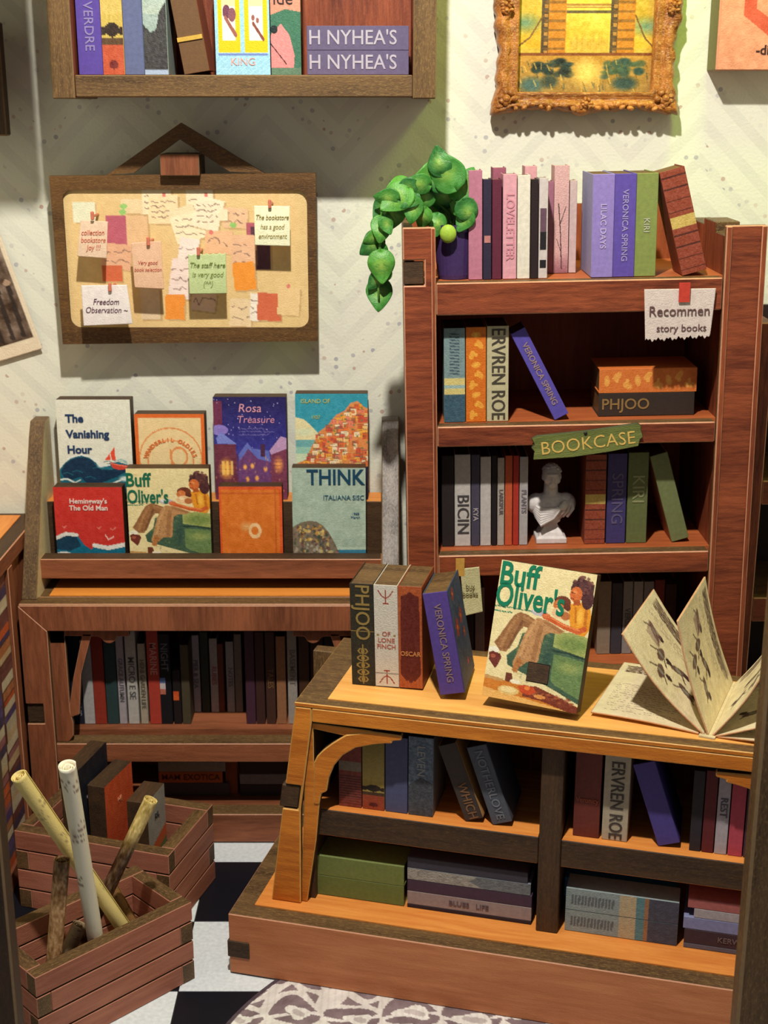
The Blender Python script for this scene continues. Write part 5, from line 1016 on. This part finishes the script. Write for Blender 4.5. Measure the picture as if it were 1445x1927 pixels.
# ================================================================ CRATES AND SCROLLS
def crate(M, L_, Wd, H, label, ns=4):
    r = thing('wooden_crate', label, 'crate', M, 'slatted crates on the floor'); t = .039; hs = H/ns; gp = .0045
    for k in range(ns):
        a, b = k*hs+(gp/2 if k else .001), (k+1)*hs-gp/2; e = k % 2
        xa, xb = (0, L_) if e else (t+.0005, L_-t-.0005); ya, yb = (t+.0005, Wd-t-.0005) if e else (0, Wd)
        top = 1 if k == ns-1 else 0
        MB().box(xa, xb, 0, t, a, b, (1, 0, 1)).build('slat', [pink('x'), mdf('x')], r, bevel=.0015, worn=WORN_P)
        MB().box(xa, xb, Wd-t, Wd, a, b, (1, 0, 1)).build('slat', [pink('x'), mdf('x')], r, bevel=.0015, worn=WORN_P)
        MB().box(0, t, ya, yb, a, b, (0, 1, 1)).build('slat', [pink('y'), mdf('y')], r, bevel=.0015, worn=WORN_P)
        MB().box(L_-t, L_, ya, yb, a, b, (0, 1, 1)).build('slat', [pink('y'), mdf('y')], r, bevel=.0015, worn=WORN_P)
    MB().box(t+.001, L_-t-.001, t+.001, Wd-t-.001, .001, .012).build('bottom', red('x'), r)
    return r
MA = T(-.8193, 2.7532, 0) @ RZ(.7774); crate(MA, .4557, .2499, .231, 'front slatted wooden crate holding rolled paper scrolls')
MBc = T(-1.0364, 3.4063, 0) @ RZ(-.2922); crate(MBc, .4732, .2978, .2459, 'rear slatted wooden crate holding three small books')
# books in the rear crate
FB = Frame(MBc)
def crate_book(px, py, w_, h, t, yaw, col, label, txt, tc, extra=None):
    """front cover towards +x of the crate; px, py: its near edge in the crate axes"""
    c = Cv(60, 80, col); c.noise(14, 14, 3)
    if extra: extra(c)
    r = thing('book', label, 'book', MBc @ T(px, py, .0125) @ RZ(yaw), 'books in the rear crate')
    MB().box(0, w_, .001, t, 0, h).build('page_block', mdf_dark('x'), r, bevel=.0015)
    sheet('front_cover', c, flat(0, w_, 0, h, 0), r)
    text(txt, .026, ink(tc), r, T(w_*.5, -.0012, h*.78), sx=.9)
crate_book(.185, .041, .195, .4175, .05, math.radians(93), (30, 30, 40), 'tall black book standing in the rear crate', 'Ross\nCompany', (196, 196, 206))
crate_book(.243, .087, .165, .3575, .054, math.radians(90), (206, 84, 46), 'orange book standing in the rear crate, middle of three', 'HI', (226, 150, 110))
crate_book(.358, .114, .122, .3125, .062, math.radians(93), (156, 150, 140), 'small grey, orange and green book at the right in the rear crate', 'RIL', (60, 56, 60), lambda c: (c.poly([(0, .5), (1, .4), (1, .52), (0, .62)], (190, 90, 50)), c.poly([(0, .62), (1, .52), (1, 1), (0, 1)], (96, 110, 60))))
# scrolls
def scroll_tube(p_top, p_bot, rad, col, seed, label, marks=(120, 96, 80), wood_=None, g='rolled scrolls in the front crate'):
    A, B = Vector(p_top), Vector(p_bot); ax = (A-B).normalized(); u = ax.orthogonal().normalized(); v = ax.cross(u); Ls = (A-B).length
    r = thing('scroll', label, 'scroll', T(*B), g); c = Cv(200, 90, col); c.noise(14, 8, seed)
    if marks is not None:
        rn = np.random.default_rng(seed)
        for k in range(10): x, y = rn.random(), rn.random()*.9; c.scribble(x*.25, y, min(1, x*.25+.06), y+.05, 2, .003, marks, seed+k, .8, .006)
        for k in range(6): c.ell(rn.random()*.25, rn.random(), .02, .04, marks, al=.35, soft=.8)
    if wood_: c.grad(0, .16, wood_[0], wood_[0]); c.grad(.16, .30, wood_[0], wood_[1]); c.grad(.30, 1, wood_[1], wood_[1]); c.noise(70, 90, seed)
    def fn(U, V):
        a = U*2*PI*4.2; rr_ = rad*(1-.86*U); s_ = Ls*(1-V)+.004*np.sin(U*9)
        return tuple(ax[i]*s_+(u[i]*np.cos(a)+v[i]*np.sin(a))*rr_ for i in range(3))
    sheet('rolled_paper', c, fn, r, thick=.0015, mat=print_mat(.22 if marks is None else .45, .2))
scroll_tube((-.8460, 2.8560, .7000), (-.6033, 3.0670, .03), .020, (226, 204, 132), 3, 'pale yellow rolled scroll leaning far left in the front crate', marks=(150, 130, 96))
scroll_tube((-.7120, 2.7780, .7660), (-.7161, 2.9916, .03), .0215, (244, 236, 212), 5, 'tall white rolled scroll with brown handwriting in the front crate', marks=(130, 96, 84))
scroll_tube((-.5790, 3.0410, .5370), (-.8212, 3.0203, .03), .019, (206, 180, 104), 8, 'glossy gold and dark brown scroll leaning right in the front crate', marks=None, wood_=((206, 180, 110), (76, 52, 34)))
scroll_tube((-.7650, 2.8727, .470), (-.8235, 2.8550, .03), .021, (150, 112, 66), 11, 'brown kraft scroll standing low at the left of the front crate', marks=(90, 62, 40), wood_=((110, 80, 50), (170, 130, 86)))
scroll_tube((-.7550, 2.9490, .2410), (-.8543, 2.9242, .03), .020, (150, 128, 96), 13, 'short mottled scroll end low in the front crate', marks=(70, 54, 44))
scroll_tube((-.7100, 3.1020, .2690), (-.6092, 3.1057, .03), .016, (140, 100, 60), 15, 'dark patterned short scroll at the back of the front crate', marks=(60, 40, 30))

# ================================================================ LEFT CASE (side shelf along the left wall)
lc = thing('side_cabinet', 'low side cabinet at the far left with a printed bookshelf panel', 'cabinet', T(-1.076, 3.74, 0)); XL = -.36
zl = W.fy(40, 1030, 3.74).z
MB().box(XL, 0, -.85, .34, zl-.05, zl, (1, 1, 0)).build('top_board', [mdf_dark('y'), brn('y')], lc, bevel=.003, worn=WORN)
MB().box(XL+.03, -.05, -.80, .31, zl, zl+.003).build('top_inlay', org('y'), lc)
MB().box(XL, -.012, -.85, .34, 0, zl-.051).build('body', [brn('z')], lc)
for a, b in ((-.85, -.80), (-.045, 0)): MB().box(-.011, 0, a, b, 0, zl-.051).build('stile', brn('z'), lc, bevel=.002, worn=WORN)
MB().box(-.011, 0, -.799, -.046, 0, .06).build('bottom_rail', brn('y'), lc, bevel=.002)
c = Cv(150, 170, (90, 56, 46)); cols = [(196, 180, 150), (196, 90, 46), (86, 70, 116), (150, 96, 96), (206, 190, 160), (112, 66, 60), (176, 110, 70), (70, 60, 90), (200, 170, 130)]; rn = np.random.default_rng(4)
for cx_ in range(6):
    y = .02
    while y < .97:
        hgt = .02+.022*rn.random(); o1 = rn.random()*.02; c.rect(cx_/6+.004+o1, y, (cx_+1)/6-.006, y+hgt-.003, cols[rn.integers(9)]); y += hgt
        if rn.random() < .06: y += .04
c.noise(20, 26, 2)
sheet('bookshelf_print', c, lambda U, V: (-.010+0*U, -.799+.753*U, .06+(zl-.112)*(1-V)), lc)

# ================================================================ RUG
RC = (.35, 2.55); RR = .815
c = Cv(420, 420, (224, 218, 212)); X0_ = (c.U-.5)*2; Y0_ = (c.V-.5)*2; X = X0_*np.sqrt(1-Y0_**2/2); Y = Y0_*np.sqrt(1-X0_**2/2); r_ = np.hypot(X, Y); th = np.arctan2(Y, X); mv = (112, 92, 98)
wx = X+.025*np.sin(Y*19)+.015*np.sin(X*31+2); wy_ = Y+.025*np.sin(X*17+1)+.015*np.sin(Y*29)
gx = wx*5.6; gy = wy_*5.6; row_ = np.floor(gy); gx = gx+(row_ % 2)*.5; col_ = np.floor(gx); fx = gx-col_-.5; fy = gy-row_-.5; d = np.hypot(fx, fy*1.1); an = np.arctan2(fy, fx)
c.put((d < .47), mv, .85); c.put((d < .25+.05*np.sin(an*3+col_)), (232, 228, 222)); c.put((d > .22) & (d < .47) & (np.abs(np.sin((an+row_)*1.0)) < .16), (226, 220, 216)); c.put((d < .13+.03*np.sin(an*2)), (170, 156, 156), .6)
c.put((np.abs(fx)+np.abs(fy) > .84), mv, .8); c.noise(22, 50, 3); c.put((np.sin(X*300) > .6), (150, 130, 136), .12)
c.put((r_ > .985), (70, 56, 66), .9)
rug = thing('rug', 'round off-white rug with mauve medallion pattern in front of the table', 'rug', T(RC[0], RC[1], 0))
sheet('pile_surface', c, lambda U, V: (RR*(2*U-1)*np.sqrt(np.clip(1-(2*V-1)**2/2, 0, 1)), -RR*(2*V-1)*np.sqrt(np.clip(1-(2*U-1)**2/2, 0, 1)), .0038+0*U), rug)
MB().lathe([(RR, .0003), (RR, .0035), (.01, .0035)], 96, cap=False).build('backing', plain((80, 66, 74)), rug)
